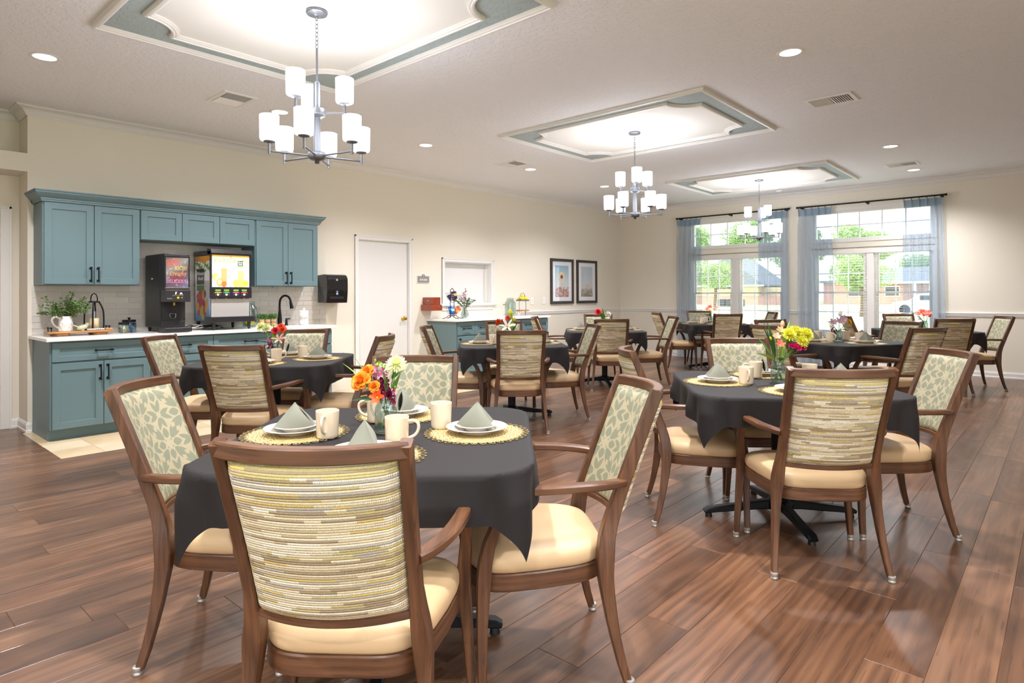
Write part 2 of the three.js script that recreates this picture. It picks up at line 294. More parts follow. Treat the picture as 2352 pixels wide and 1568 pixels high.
// windows
const blindMat = std({ color: 0xf4f2ee, roughness: .5 }), muntinMat = std({ color: 0xe9ebee, roughness: .45 });
WIN.forEach(([a, b], wi) => {
  const w = structGroup('window_' + (wi + 1)), c = (a + b) / 2;
  const frame = (x0, x1, y0, y1, t, z0, z1) => [span(x0, x1, y1 - t, y1, z0, z1), span(x0, x1, y0, y0 + t, z0, z1), span(x0, x0 + t, y0 + t, y1 - t, z0, z1), span(x1 - t, x1, y0 + t, y1 - t, z0, z1)];
  obj('transom_casing', frame(a - .05, b + .05, TY0 - .03, TY1 + .05, .055, 0, .014), M.trim, w);
  obj('lower_casing', [...frame(a - .05, b + .05, LY0 - .03, LY1 + .0, .055, 0, .014), span(a - .09, b + .09, LY0 - .045, LY0 - .015, 0, .05)], M.trim, w);
  obj('transom_frame', frame(a, b, TY0, TY1, .042, -.11, -.03), M.trim, w);
  const x0 = a + .042, x1 = b - .042, y0 = TY0 + .042, y1 = TY1 - .042;
  for (let i = 1; i < 5; i++) obj('muntin', [span(lerp(x0, x1, i / 5) - .009, lerp(x0, x1, i / 5) + .009, y0, y1, -.078, -.058)], muntinMat, w);
  obj('muntin', [span(x0, x1, (y0 + y1) / 2 - .009, (y0 + y1) / 2 + .009, -.077, -.059)], muntinMat, w);
  obj('transom_glass', [span(x0, x1, y0, y1, -.07, -.066)], M.glass, w);
  // pair of double-hung sashes
  obj('mullion', [span(c - .05, c + .05, LY0, LY1, -.12, .004)], M.trim, w);
  for (const [s0, s1] of [[a, c - .05], [c + .05, b]]) {
    obj('sash_frame', frame(s0, s1, LY0, LY1, .035, -.12, -.03), M.trim, w);
    const my = 1.274;
    for (const [q0, q1, dz] of [[LY0 + .035, my + .016, 0], [my - .016, LY1 - .035, -.03]]) {
      obj('sash', frame(s0 + .035, s1 - .035, q0, q1, .032, -.075 + dz, -.045 + dz), M.trim, w);
      const u0 = s0 + .067, u1 = s1 - .067, v0 = q0 + .032, v1 = q1 - .032;
      for (let i = 1; i < 3; i++) obj('muntin', [span(lerp(u0, u1, i / 3) - .009, lerp(u0, u1, i / 3) + .009, v0, v1, -.066 + dz, -.054 + dz)], muntinMat, w);
      obj('muntin', [span(u0, u1, (v0 + v1) / 2 - .009, (v0 + v1) / 2 + .009, -.065 + dz, -.055 + dz)], muntinMat, w);
      obj('glass', [span(u0, u1, v0, v1, -.062 + dz, -.058 + dz)], M.glass, w);
    }
    // the horizontal blind hanging in this sash opening
    const side = s0 === a ? 'left' : 'right', which = wi ? 'nearer the side wall' : 'nearer the framed pictures';
    const bl = thing('window_blind', `white horizontal slat blind in the ${s0 === a ? 'picture-wall' : 'far'} half of the window ${which}`, 'blind', [(s0 + s1) / 2, LY0, -.012], 0, 'slatted window blinds');
    const bw = s1 - s0 - .03, top = LY1 - LY0 - .02;
    obj('headrail', [rbox(bw, .045, .04, .004, 0, top - .02, 0)], blindMat, bl);
    const slat = new THREE.BoxGeometry(bw - .01, .0022, .042).rotateX(-.06);
    for (let y = top - .075; y > .05; y -= .043) obj('slat', slat, blindMat, bl).position.y = y;
    obj('bottom_rail', [rbox(bw - .01, .016, .044, .004, 0, .025, 0)], blindMat, bl);
    for (const sx of [-1, 1]) obj('ladder_cord', [box(.0016, top - .05, .0016, sx * bw * .36, top / 2, .022), box(.0016, top - .05, .0016, sx * bw * .36, top / 2, -.022)], blindMat, bl);
  }
});
// thin dark cable strung above the lower blinds
WIN.forEach(([a, b], i) => { const o = obj('shade_cord', tube([[a - .02, 2.025, .012], [(a + b) / 2, 2.03, .012], [b + .02, 2.025, .012]], .004, 8, 6), M.black); tag(o, `thin dark rod across the wall band of the window ${i ? 'nearer the side wall' : 'nearer the framed pictures'}`, 'rod'); });

// curtain rods and sheer curtains
const sheer = phys({ color: 0x96adc1, roughness: .9, transparent: true, opacity: .47, ...DS });
const sheerHead = phys({ color: 0x7e96aa, roughness: .9, transparent: true, opacity: .82, ...DS });
[[1.385, 3.575], [3.69, 5.89]].forEach(([x0, x1], i) => {
  const who = i ? 'nearer the side wall' : 'nearer the framed pictures';
  const g = thing('curtain_rod', `black metal curtain rod over the window ${who}`, 'curtain rod', [(x0 + x1) / 2, 2.77, .1], 0, 'curtain rods');
  const h = (x1 - x0) / 2;
  obj('pole', [cyl(.0125, .0125, 2 * h - .16, 0, -h + .08, 0, 14).rotateZ(PI / 2)], M.blackMetal, g);
  for (const s of [-1, 1]) obj('finial', [lathe([[0, 0], [.014, 0], [.014, .012], [.017, .016], [.014, .022], [.015, .06], [.02, .082], [.0205, .09], [0, .092]], 16).rotateZ(-s * PI / 2).translate(s * (h - .09), 0, 0)], M.blackMetal, g);
  for (const s of [-.93, 0, .93]) obj('bracket', [box(.014, .02, .1, s * h, -.012, -.05), cyl(.022, .022, .006, 0, 0, 0, 14).rotateX(PI / 2).translate(s * h, -.012, -.1), box(.02, .016, .03, s * h, -.02, 0)], M.blackMetal, g);
});
[[1.40, 1.92, 0, 0], [3.03, 3.55, 0, 1], [3.715, 4.275, 1, 0], [5.31, 5.84, 1, 1]].forEach(([x0, x1, wi, side], ci) => {
  const r = rng(50 + ci), n = 5, g = thing('sheer_curtain', `sheer blue-grey curtain on the ${side ? 'side-wall' : 'picture-wall'} half of the window ${wi ? 'nearer the side wall' : 'nearer the framed pictures'}`, 'curtain', [(x0 + x1) / 2, 0, .1], 0, 'sheer curtains');
  const w = x1 - x0, H = 2.735, ph = [r() * 6, r() * 6, r() * 6];
  const fold = (u, y) => {
    const k = smooth((H - y - .1) / .35), a = Math.cos(u * n * 2 * PI);
    const pleat = .035 * Math.pow(.5 + .5 * a, 6) * (1 - .6 * k), wave = k * (.022 * Math.sin(u * n * 2 * PI * 1.0 + ph[0] + .5 * Math.sin(y * 1.3 + ph[2])) + .014 * Math.sin(u * n * 4 * PI + ph[1] + y * .5));
    return pleat + wave - .01;
  };
  const flare = (u, y) => (u - .5) * w * (1 + .05 * smooth((H - y - .3) / 1.2) - .05 * Math.exp(-(((H - y - .12) / .12) ** 2)));
  obj('panel', grid(150, 26, (u, v) => { const y = lerp(.012, H - .12, v); return V(flare(u, y), y, fold(u, y)); }, (u, v) => [u * 2, v * 4]), sheer, g);
  obj('heading', grid(150, 4, (u, v) => { const y = lerp(H - .12, H, v); return V(flare(u, y), y, fold(u, y) + .001); }), sheerHead, g);
  for (let i = 0; i <= n; i++) obj('ring', [new THREE.TorusGeometry(.021, .0028, 6, 18).rotateY(PI / 2).translate((i / n - .5) * w * .96, H + .022, 0)], M.blackMetal, g);
});

// doors in the left wall
function casing(z0, z1, y1, t, x) { // frame with a stepped face around an opening in a wall that faces +x
  return [rspan(x, x + .016, 0, y1 + t, z0 - t, z0, .004), rspan(x, x + .016, 0, y1 + t, z1, z1 + t, .004), rspan(x, x + .016, y1, y1 + t, z0, z1, .004), span(x, x + .022, 0, y1 + t, z0 - t, z0 - t + .018), span(x, x + .022, 0, y1 + t, z1 + t - .018, z1 + t), span(x, x + .022, y1 + t - .018, y1 + t, z0 - t, z1 + t)];
}
function knob(parent, x, y, z) {
  obj('door_knob', [lathe([[0, 0], [.033, 0], [.033, .006], [.014, .012], [.011, .03], [.018, .036], [.028, .048], [.028, .058], [.02, .066], [0, .068]], 24).rotateZ(-PI / 2).translate(x, y, z)], M.brass, parent);
}
{
  const d = structGroup('door_1');
  obj('door_casing', casing(DZ0 + .012, DZ1 - .012, DH - .012, .062, 0), M.trim, d);
  obj('door_jamb', [span(-.2, 0, 0, DH, DZ0, DZ0 + .02), span(-.2, 0, 0, DH, DZ1 - .02, DZ1), span(-.2, 0, DH - .02, DH, DZ0, DZ1), span(-.085, -.07, 0, DH - .02, DZ0 + .02, DZ0 + .032)], M.trim, d);
  obj('door_leaf', [rspan(-.065, -.022, .008, DH - .024, DZ0 + .024, DZ1 - .024, .003)], M.door, d);
  knob(d, -.022, .924, 5.905);
  const e = structGroup('door_2');
  obj('door_casing', casing(10.475, 11.39, 2.05, .085, -.36), M.trim, e);
  obj('door_jamb', [span(-.56, -.36, 0, 2.05, 10.475, 10.495), span(-.56, -.36, 0, 2.05, 11.37, 11.39), span(-.56, -.36, 2.03, 2.05, 10.475, 11.39)], M.trim, e);
  obj('door_leaf', [rspan(-.425, -.38, .008, 2.028, 10.5, 11.366, .003)], M.door, e);
  for (const y of [.25, 1.05, 1.96]) obj('hinge', [rbox(.006, .1, .07, .002, -.377, y, 10.54), cyl(.007, .007, .1, -.374, y - .05, 10.502, 10)], M.brass, e);
}
{ // serving hatch with its closed shutter
  const h = structGroup('window_3');
  obj('hatch_casing', [rspan(0, .016, PY0, PY1 + .06, PZ0 - .06, PZ0, .004), rspan(0, .016, PY0, PY1 + .06, PZ1, PZ1 + .06, .004), rspan(0, .016, PY1, PY1 + .06, PZ0, PZ1, .004), span(0, .022, PY0, PY1 + .06, PZ1 + .044, PZ1 + .06), span(0, .022, PY0, PY1 + .06, PZ0 - .06, PZ0 - .044), span(0, .022, PY1 + .044, PY1 + .06, PZ0 - .06, PZ1 + .06)], M.trim, h);
  obj('hatch_reveal', [span(-.19, 0, PY1 - .012, PY1, PZ0, PZ1), span(-.19, 0, PY0, PY1, PZ0, PZ0 + .012), span(-.19, 0, PY0, PY1, PZ1 - .012, PZ1)], M.trim, h);
  obj('shutter', [span(-.115, -.1, PY0, PY1 - .012, PZ0 + .02, PZ1 - .012), span(-.1, -.095, PY0, PY0 + .03, PZ0 + .03, PZ1 - .02)], M.door, h);
  obj('hatch_sill', [rspan(-.19, .05, PY0 - .03, PY0 + .002, PZ0 - .12, PZ1 + .12, .006), span(0, .014, PY0 - .1, PY0 - .03, PZ0 - .06, PZ1 + .06)], M.trim, h);
}

// ---------------------------------------------------------------- outside the windows
{
  const lawnTex = texData(256, 256, (u, v) => { const t = fbm(u, v, 20, 20, 3, 4); return [160 + 44 * t, 172 + 40 * t, 130 + 36 * t]; });
  const o = obj('lawn', uvBox([span(-90, 60, -.5, -.2, -150, 60)], 'z', 6), std({ map: lawnTex, roughness: .9 })); o.userData.kind = 'structure'; tag(o, 'bright green lawn around the building outside the windows', 'lawn');
  const drive = obj('driveway', [span(-60, 40, -.2, -.18, -41, -34)], std({ color: 0xc9c5bd, roughness: .9 })); tag(drive, 'pale concrete driveway crossing the lawn outside', 'driveway'); drive.userData.kind = 'structure';
  const siding = std({ color: 0xcdbb93, roughness: .8 }), shingle = std({ color: 0x6d7684, roughness: .9 }), brick = std({ color: 0xb98f82, roughness: .85 }), dark = std({ color: 0x39404a, roughness: .3 });
  const h1 = thing('house', 'beige sided house with steep grey gable roof and red brick base, seen through the blinds', 'house', [-25.3, -.2, -66]);
  obj('wall', [span(-4.1, 4.1, 0, 2.7, -8, 0), span(4.1, 7, 0, 2.2, -8, -1)], siding, h1);
  obj('brick_base', [span(-4.14, 7.02, 0, 1.15, -8.1, .06)], brick, h1);
  obj('gable_roof', [loft([[V(-4.8, 2.55, .5), V(0, 6.1, .5), V(4.8, 2.55, .5), V(4.8, 2.35, .5), V(-4.8, 2.35, .5)], [V(-4.8, 2.55, -9), V(0, 6.1, -9), V(4.8, 2.55, -9), V(4.8, 2.35, -9), V(-4.8, 2.35, -9)]], { crease: .1 })], shingle, h1);
  obj('eave_board', [span(-4.9, 4.9, 2.3, 2.5, .5, .6)], M.trim, h1);
  for (let i = 0; i < 4; i++) obj('window_pane', [span(-1.2 + i * .62, -.7 + i * .62, 2.02, 2.3, .0, .05)], dark, h1);
  const h2 = thing('house', 'low pink brick house with long grey hipped roof and white porch, seen through the blinds', 'house', [-8, -.2, -74]);
  obj('wall', [span(-8, 9, 0, 2.8, -9, 0)], brick, h2);
  obj('roof', [loft([[V(-2.4, 2.7, .8), V(-.8, 4.5, -3), V(12, 4.5, -3), V(12, 2.7, .8)], [V(-2.4, 2.5, .8), V(-.8, 2.5, -9), V(12, 2.5, -9), V(12, 2.5, .8)]], { crease: .1 }), span(-8.4, -1.5, 2.7, 3.0, -9, .5)], shingle, h2);
  obj('eave_board', [span(-2.5, 12, 2.5, 2.75, .8, .9)], M.trim, h2);
  for (const x of [1.9, 3.4]) obj('porch_column', [span(x, x + .25, 0, 2.5, .5, .75)], M.trim, h2);
  for (const x of [-5.2, -1.2, 5]) { const f = obj('window_frame', [span(x, x + 1.6, 1.0, 2.2, 0, .06)], M.trim, h2); obj('window_pane', [span(x + .1, x + 1.5, 1.1, 2.1, .05, .08)], dark, f); }
  const ac = thing('air_conditioner', 'row of dark grey outdoor air conditioner units beside the gabled house', 'air conditioner', [-20.6, -.2, -56]);
  for (let i = 0; i < 3; i++) obj('condenser', [rbox(.8, .8, .8, .05, i * 1.0 - 1, .4, 0), cyl(.3, .3, .04, i - 1, .8, 0, 16)], dark, ac);
  const car = thing('parked_car', 'white parked car on the driveway outside the window', 'car', [.5, -.19, -37.5], 0);
  const cs = new THREE.Shape(); [[-2.2, .3], [-2.15, .62], [-1.9, .78], [-1.1, .88], [-.55, 1.32], [.7, 1.38], [1.4, .98], [2.1, .9], [2.2, .4], [2.1, .25], [-2.1, .22]].forEach(([x, y], i) => (i ? cs.lineTo(x, y) : cs.moveTo(x, y)));
  obj('body', [new THREE.ExtrudeGeometry(cs, { depth: 1.6, bevelEnabled: true, bevelSize: .06, bevelThickness: .08, bevelSegments: 2 }).translate(0, 0, -.8)], M.white, car);
  obj('side_window', [span(-.5, .8, .95, 1.26, .86, .9)], dark, car);
  for (const x of [-1.35, 1.4]) obj('wheel', [cyl(.32, .32, .2, 0, 0, 0, 20).rotateX(PI / 2).translate(x, .32, .78)], M.black, car);
  // trees: each a trunk and a crown of many small leaf cards in clumps
  const leafTri = (r, cx, cy, cz, R, n, s) => {
    const pos = [], q = V(0, 0, 0), a = V(0, 0, 0), b = V(0, 0, 0);
    for (let i = 0; i < n; i++) {
      const t = r() * 2 * PI, y = r() * 2 - 1, rr = R * Math.cbrt(.35 + .65 * r()), k = Math.sqrt(1 - y * y); q.set(cx + rr * k * Math.cos(t), cy + rr * y * .8, cz + rr * k * Math.sin(t));
      a.set(r() - .5, r() - .5, r() - .5).normalize().multiplyScalar(s); b.set(r() - .5, r() - .5, r() - .5).normalize().multiplyScalar(s);
      pos.push(q.x - a.x, q.y - a.y, q.z - a.z, q.x + b.x, q.y + b.y, q.z + b.z, q.x + a.x, q.y + a.y, q.z + a.z);
    }
    const g = new THREE.BufferGeometry(); g.setAttribute('position', new THREE.Float32BufferAttribute(pos, 3)); g.computeVertexNormals(); return g;
  };
  const fol = [0x88a866, 0x9cb67c, 0x7c9c60].map((c) => phys({ color: c, roughness: .8, transmission: .25, thickness: 0, ...DS }));
  const bark = std({ color: 0x6b5a4a, roughness: .9 });
  const trees = [[-41, -86, 15, 5.4, 1, 'broad leafy tree beyond the outer end of the gabled house'], [-31.5, -90, 14.5, 5.2, 0, 'tall leafy tree rising behind the gabled house roof'], [-22.5, -86, 12.2, 4.4, 2, 'leafy tree beside the gabled house roof'], [-15.2, -92, 13.5, 5, 1, 'pale green tree behind the end of the brick house'], [-7.8, -93, 8, 3.4, 0, 'rounded tree behind the porch of the brick house'], [-1, -91, 7.4, 3.2, 2, 'rounded tree beyond the brick house'], [-20.75, -52, 5.8, 2.7, 1, 'mid-size lawn tree standing in front of the gabled house'], [-2.2, -31, 4.2, 1.9, 1, 'young thin-trunked tree on the lawn close to the window']];
  trees.forEach(([x, z, h, R, m, lab], i) => {
    const r = rng(300 + i), t = thing('tree', lab, 'tree', [x, -.2, z]);
    obj('trunk', [tube([[0, 0, 0], [R * .05, h * .35, 0], [-R * .03, h * .75, R * .05]], R * .06, 10, 7)], bark, t);
    const g = []; for (let k = 0; k < 16; k++) { const a = r() * 6.28, d = R * .62 * Math.sqrt(r()); g.push(leafTri(r, d * Math.cos(a), h - R * .9 + R * .75 * (r() - .5), d * Math.sin(a), R * (.3 + .25 * r()), 620, R * .045)); }
    const c = obj('crown', g, fol[m], t); c.userData.kind = 'stuff';
  });
}
// ---------------------------------------------------------------- ceiling fixtures
const shadeMat = phys({ color: 0xf6f7fb, roughness: .5, emissive: 0xf3f6ff, emissiveIntensity: 1.25 });
function chandelier(x, z, a6, a3, label) {
  const g = thing('chandelier', label, 'chandelier', [x, CH, z], 0, 'nine-light chandeliers under the ceiling frames');
  obj('canopy', [lathe([[0, 0], [.066, 0], [.066, -.016], [.062, -.024], [.02, -.027], [.014, -.034], [0, -.035]], 32)], M.nickel, g);
  const links = []; for (let i = 0; i < 8; i++) links.push(new THREE.TorusGeometry(.0115, .0022, 6, 14).scale(.72, 1.35, 1).rotateY(i % 2 ? PI / 2 : .3).translate(0, -.048 - i * .0255, 0));
  obj('chain', links, M.nickel, g);
  obj('rod', [cyl(.0065, .0065, .24, 0, -.475, 0, 12)], M.nickel, g);
  obj('column', [cyl(.0215, .0215, .475, 0, -.93, 0, 20), cyl(.009, .015, .016, 0, -.462, 0, 14)], M.nickel, g);
  obj('middle_hub', [lathe([[0, -.672], [.03, -.672], [.034, -.664], [.05, -.66], [.052, -.65], [.052, -.618], [.04, -.612], [0, -.612]], 28)], M.nickel, g);
  obj('lower_hub', [lathe([[0, -.958], [.014, -.958], [.014, -.94], [.04, -.936], [.056, -.922], [.057, -.902], [.053, -.89], [.03, -.884], [0, -.884]], 28)], M.nickel, g);
  const Rt = V(Math.cos(YAW), 0, -Math.sin(YAW)), Tc = V(Math.sin(YAW), 0, Math.cos(YAW));
  const tier = (n, a0, R, y) => {
    for (let i = 0; i < n; i++) {
      const a = (a0 + i * 360 / n) * D2R, d = Rt.clone().multiplyScalar(Math.cos(a)).addScaledVector(Tc, Math.sin(a));
      const tip = d.clone().multiplyScalar(R).setY(y), arm = obj('arm', [tube([d.clone().multiplyScalar(.04).setY(y), d.clone().multiplyScalar(R * .5).setY(y), tip], .0058, 6, 8), cyl(.0075, .0075, .066, tip.x, y - .018, tip.z, 10), lathe([[0, 0], [.012, 0], [.033, .006], [.034, .014], [0, .014]], 20).translate(tip.x, y + .046, tip.z)], M.nickel, g);
      const s = obj('glass_shade', [lathe([[0, 0], [.042, 0], [.052, .006], [.0555, .018], [.057, .155], [.0545, .157], [.053, .15], [.0515, .02], [.04, .008], [0, .006]], 28).translate(tip.x, y + .058, tip.z)], shadeMat, g);
      const l = new THREE.PointLight(0xf8f8ff, LAMP); l.position.set(tip.x, y + .135, tip.z); l.castShadow = true; l.shadow.radius = 1.8; l.name = 'bulb_light'; g.add(l);
      obj('bulb', [ball(.022, tip.x, y + .13, tip.z, 10, 8)], std({ color: 0xffffff, emissive: 0xffffff, emissiveIntensity: 1.2 }), g);
    }
  };
  tier(3, a3, .172, -.64); tier(6, a6, .284, -.912);
}
chandelier(3.765, 9.565, -32.5, -1.5, 'grey metal chandelier of nine white glass shades over the table by the teal wall cabinets');
chandelier(3.71, 5.64, 6.8, 94, 'grey metal chandelier of nine white glass shades under the middle ceiling frame');
chandelier(3.65, 1.77, 34, 66.6, 'grey metal chandelier of nine white glass shades hanging in front of the windows');

const lensMat = std({ color: 0xffffff, emissive: 0xfff4e6, emissiveIntensity: 3.5, roughness: .5 });
[[1.6, 10.52, 'above the open end of the teal cabinets'], [1.565, 8.65, 'above the drink machines'], [1.57, 6.81, 'above the kitchen door'], [1.555, 4.86, 'above the serving hatch'], [1.545, 2.94, 'above the framed pictures'],
  [5.74, 6.85, 'beside the middle ceiling frame on its bare side'], [5.66, 2.93, 'between the middle frame and the side-wall window'], [5.6, 1.02, 'close to the side-wall window'], [5.7, 8.75, 'above the table with yellow chrysanthemums'], [5.7, 10.65, 'above the table with orange roses'], [5.7, 12.55, 'at the end of the room away from the windows'], [7.6, 9.7, 'near the side wall by the viewer'], [7.6, 12.5, 'near the far corner of the side wall']].forEach(([x, z, where]) => {
  const g = thing('recessed_downlight', 'round recessed ceiling downlight ' + where, 'ceiling light', [x, CH, z], 0, 'recessed downlights');
  obj('trim_ring', [lathe([[.072, .001], [.074, -.004], [.09, -.006], [.096, -.002], [.096, .001]], 36)], M.trim, g);
  obj('lens', [cyl(.074, .074, .003, 0, -.0035, 0, 32)], lensMat, g);
  const s = new THREE.SpotLight(0xf6f5fa, DOWN, 0, 1.25, 1); s.position.set(0, -.02, 0); s.target.position.set(0, -2, 0); s.castShadow = true; s.shadow.radius = 3.2; s.name = 'lens_light'; g.add(s, s.target); s.target.name = 'lens_target';
});
// air vents: frame with two banks of blades around a diffuser
[[1.62, 9.14, 'above the drink machines'], [1.61, 5.32, 'above the serving hatch'], [5.64, 5.4, 'beside the middle ceiling frame'], [5.55, 1.6, 'close to the side-wall window']].forEach(([x, z, where]) => {
  const g = thing('ceiling_vent', 'white metal ceiling air vent ' + where, 'vent', [x, CH, z], 0, 'ceiling air vents'), m = std({ color: 0xe6e4e0, roughness: .45 });
  const w = .2, d = .15;
  obj('vent_frame', [span(-w, w, -.008, .0, -d, -d + .035), span(-w, w, -.008, 0, d - .035, d), span(-w, -w + .035, -.008, 0, -d + .035, d - .035), span(w - .035, w, -.008, 0, -d + .035, d - .035)], m, g);
  obj('duct_back', [span(-w + .03, w - .03, -.002, 0, -d + .03, d - .03)], std({ color: 0x8f8b86, roughness: .8 }), g);
  for (let i = 0; i < 9; i++) obj('blade', [box(.016, .0016, .22).rotateZ(.5).translate(-.15 + i * .018, -.009, 0)], m, g);
  for (let i = 0; i < 8; i++) obj('blade', [box(.016, .0016, .22).rotateZ(-.5).translate(.018 + i * .019, -.009, 0)], m, g);
});
[[1.53, 1.62, 'round white sprinkler cover on the ceiling in front of the picture corner'], [3.55, .56, 'round white smoke detector on the ceiling between the last frame and the windows']].forEach(([x, z, lab]) => {
  const g = thing('smoke_detector', lab, 'detector', [x, CH, z]); obj('body', [lathe([[0, -.034], [.03, -.034], [.048, -.026], [.06, -.012], [.062, 0], [0, 0]], 28)], M.trim, g); obj('grille', [lathe([[.02, -.0345], [.026, -.038], [.032, -.0335]], 24)], M.white, g);
});

// ---------------------------------------------------------------- cabinets on the left wall (they face +x)
const tealMat = M.teal, XF = .64;
function shaker(parent, name, x, z0, z1, y0, y1, st = .062) {           // front panel: raised frame, sunk field
  const t = .019, gap = .0025; z0 += gap; z1 -= gap; y0 += gap; y1 -= gap; const s = Math.min(st, (y1 - y0) * .3);
  return obj(name, [rspan(x, x + t, y0, y1, z0, z0 + st, .0025), rspan(x, x + t, y0, y1, z1 - st, z1, .0025), rspan(x, x + t - .0004, y0, y0 + s, z0 + st - .002, z1 - st + .002, .0025), rspan(x, x + t - .0004, y1 - s, y1, z0 + st - .002, z1 - st + .002, .0025), span(x, x + .009, y0 + s * .8, y1 - s * .8, z0 + st * .8, z1 - st * .8)], tealMat, parent);
}
function pull(parent, x, y, z, len, vertical) {                         // black bar pull on two posts
  const a = vertical ? [0, len / 2, 0] : [0, 0, len / 2], g = [];
  const bar = vertical ? rbox(.009, len, .011, .003, x + .03, y, z) : rbox(.009, .011, len, .003, x + .03, y, z);
  g.push(bar); for (const s of [-1, 1]) { const py = y + s * a[1] * .9, pz = z + s * a[2] * .9; g.push(rbox(.032, .011, .011, .002, x + .015, py, pz), rbox(.006, .02, .02, .002, x + .002, py, pz)); if (!vertical) g.push(ball(.008, x + .03, y, z + s * len / 2, 8, 6)); else g.push(rbox(.012, .014, .016, .003, x + .03, y + s * len / 2, z)); }
  obj('handle', g, M.blackMetal, parent);
}
function baseUnit(name, label, z0, z1, cols, opts = {}) {
  const zc = (z0 + z1) / 2, g = thing(name, label, 'cabinet', [0, 0, zc], 0, opts.group), a = z0 - zc, b = z1 - zc, top = .872, lh = opts.lower ?? .685;
  obj('carcass', [span(.02, XF, .1, top, a, b), span(.02, XF - .06, 0, .1, a, b)], tealMat, g);
  if (opts.end) obj('end_panel', [span(.01, XF + .002, .1, top, b - .001, b + .014), span(.01, XF - .058, 0, .1, b - .001, b + .014)], tealMat, g);
  cols.forEach(([c0, c1, kind]) => {
    const u = c0 - zc, v = c1 - zc, cz = (u + v) / 2;
    const dr = shaker(g, 'drawer', XF, u, v, lh + .006, top - .012, .055); pull(dr, XF + .019, (lh + top) / 2, cz, Math.min(.135, (v - u) * .4));
    if (kind === 2) { const p = shaker(g, 'door', XF, u, cz, .1, lh - .004); pull(p, XF + .019, lh - .105, cz - .03, .13, true); const q = shaker(g, 'door', XF, cz, v, .1, lh - .004); pull(q, XF + .019, lh - .105, cz + .03, .13, true); }
    else { const p = shaker(g, 'door', XF, u, v, .1, lh - .004); pull(p, XF + .019, lh - .105, kind > 0 ? v - .035 : u + .035, .13, true); }
  });
  return g;
}
baseUnit('base_cabinet', 'teal base cabinet with one wide drawer over two doors at the open counter end', 9.495, 10.28, [[9.495, 10.28, 2]], { end: true, group: 'teal base cabinets under the drink counter' });
baseUnit('base_cabinet', 'narrow teal base cabinet below the coffee machine', 8.905, 9.495, [[8.905, 9.495, 1]], { group: 'teal base cabinets under the drink counter' });
baseUnit('base_cabinet', 'teal base cabinet below the juice machine', 8.12, 8.905, [[8.12, 8.905, 2]], { group: 'teal base cabinets under the drink counter' });
baseUnit('base_cabinet', 'teal sink base cabinet beside the kitchen door', 7.515, 8.12, [[7.515, 8.12, 2]], { group: 'teal base cabinets under the drink counter' });
tag(obj('countertop', [rspan(0, .69, .874, .904, 7.475, 10.325, .004)], M.quartz), 'long white quartz worktop over the teal drink counter cabinets', 'countertop');
// second run under the serving hatch
{
  const cols = [3.345, 3.695, 4.045, 4.395, 4.745, 5.095, 5.445], names = ['at the picture end', 'second from the picture end', 'third from the picture end', 'third from the kitchen door end', 'second from the kitchen door end', 'at the kitchen door end'];
  for (let i = 0; i < 6; i++) baseUnit('drawer_cabinet', `narrow blue-teal drawer cabinet under the serving hatch, ${names[i]}`, cols[i], cols[i + 1], [[cols[i], cols[i + 1], i % 2 ? 1 : -1]], { lower: .665, end: i === 5, group: 'blue-teal cabinets under the serving hatch' });
  tag(obj('countertop', [rspan(0, .69, .874, .904, 3.31, 5.49, .004)], M.quartz), 'white worktop under the serving hatch with snack rack and fruit stand', 'countertop');
}
// wall cabinets
function wallUnit(label, z0, z1, y0, doors, end) {
  const zc = (z0 + z1) / 2, g = thing('wall_cabinet', label, 'cabinet', [0, y0, zc], 0, 'teal wall cabinets above the drink counter'), x = .335, top = 2.15 - y0;
  obj('carcass', [span(.002, x, 0, top, z0 - zc, z1 - zc)], tealMat, g);
  doors.forEach(([a, b, hz]) => { const d = shaker(g, 'door', x, a - zc, b - zc, .004, top - .018, .06); if (hz !== undefined) pull(d, x + .019, .1, hz - zc, .13, true); });
}
wallUnit('tall teal wall cabinet with two doors above the potted plant and lantern', 9.495, 10.285, 1.376, [[9.885, 10.275, 9.915], [9.495, 9.885, 9.855]]);
wallUnit('short teal wall cabinet with one door above the coffee machine', 9.095, 9.495, 1.83, [[9.095, 9.485]]);
wallUnit('short teal wall cabinet with one door over the gap between the drink machines', 8.71, 9.095, 1.83, [[8.71, 9.095]]);
wallUnit('short teal wall cabinet with one door above the juice machine', 8.31, 8.71, 1.83, [[8.32, 8.71]]);
wallUnit('tall teal wall cabinet with two doors above the black faucet', 7.51, 8.31, 1.376, [[7.91, 8.3, 7.94], [7.52, 7.91, 7.88]]);
{
  const cp = [[0, 0], [.006, 0], [.006, .014], [.012, .018], [.012, .03], [.026, .04], [.05, .066], [.058, .074], [.058, .088], [.066, .09], [.066, .1], [0, .1]];
  const g = [profileAlong(cp, V(.354, 2.135, 7.505), V(.354, 2.135, 10.29), X1, undefined, -1, 1), profileAlong(cp, V(.354, 2.135, 10.29), V(.003, 2.135, 10.29), Z1, undefined, -1, 0), profileAlong(cp, V(.003, 2.135, 7.505), V(.354, 2.135, 7.505), V(0, 0, -1), undefined, 0, 1), span(.003, .356, 2.152, 2.234, 7.506, 10.289)];
  tag(obj('cabinet_crown', g, tealMat), 'teal crown moulding capping the wall cabinets', 'moulding');
}
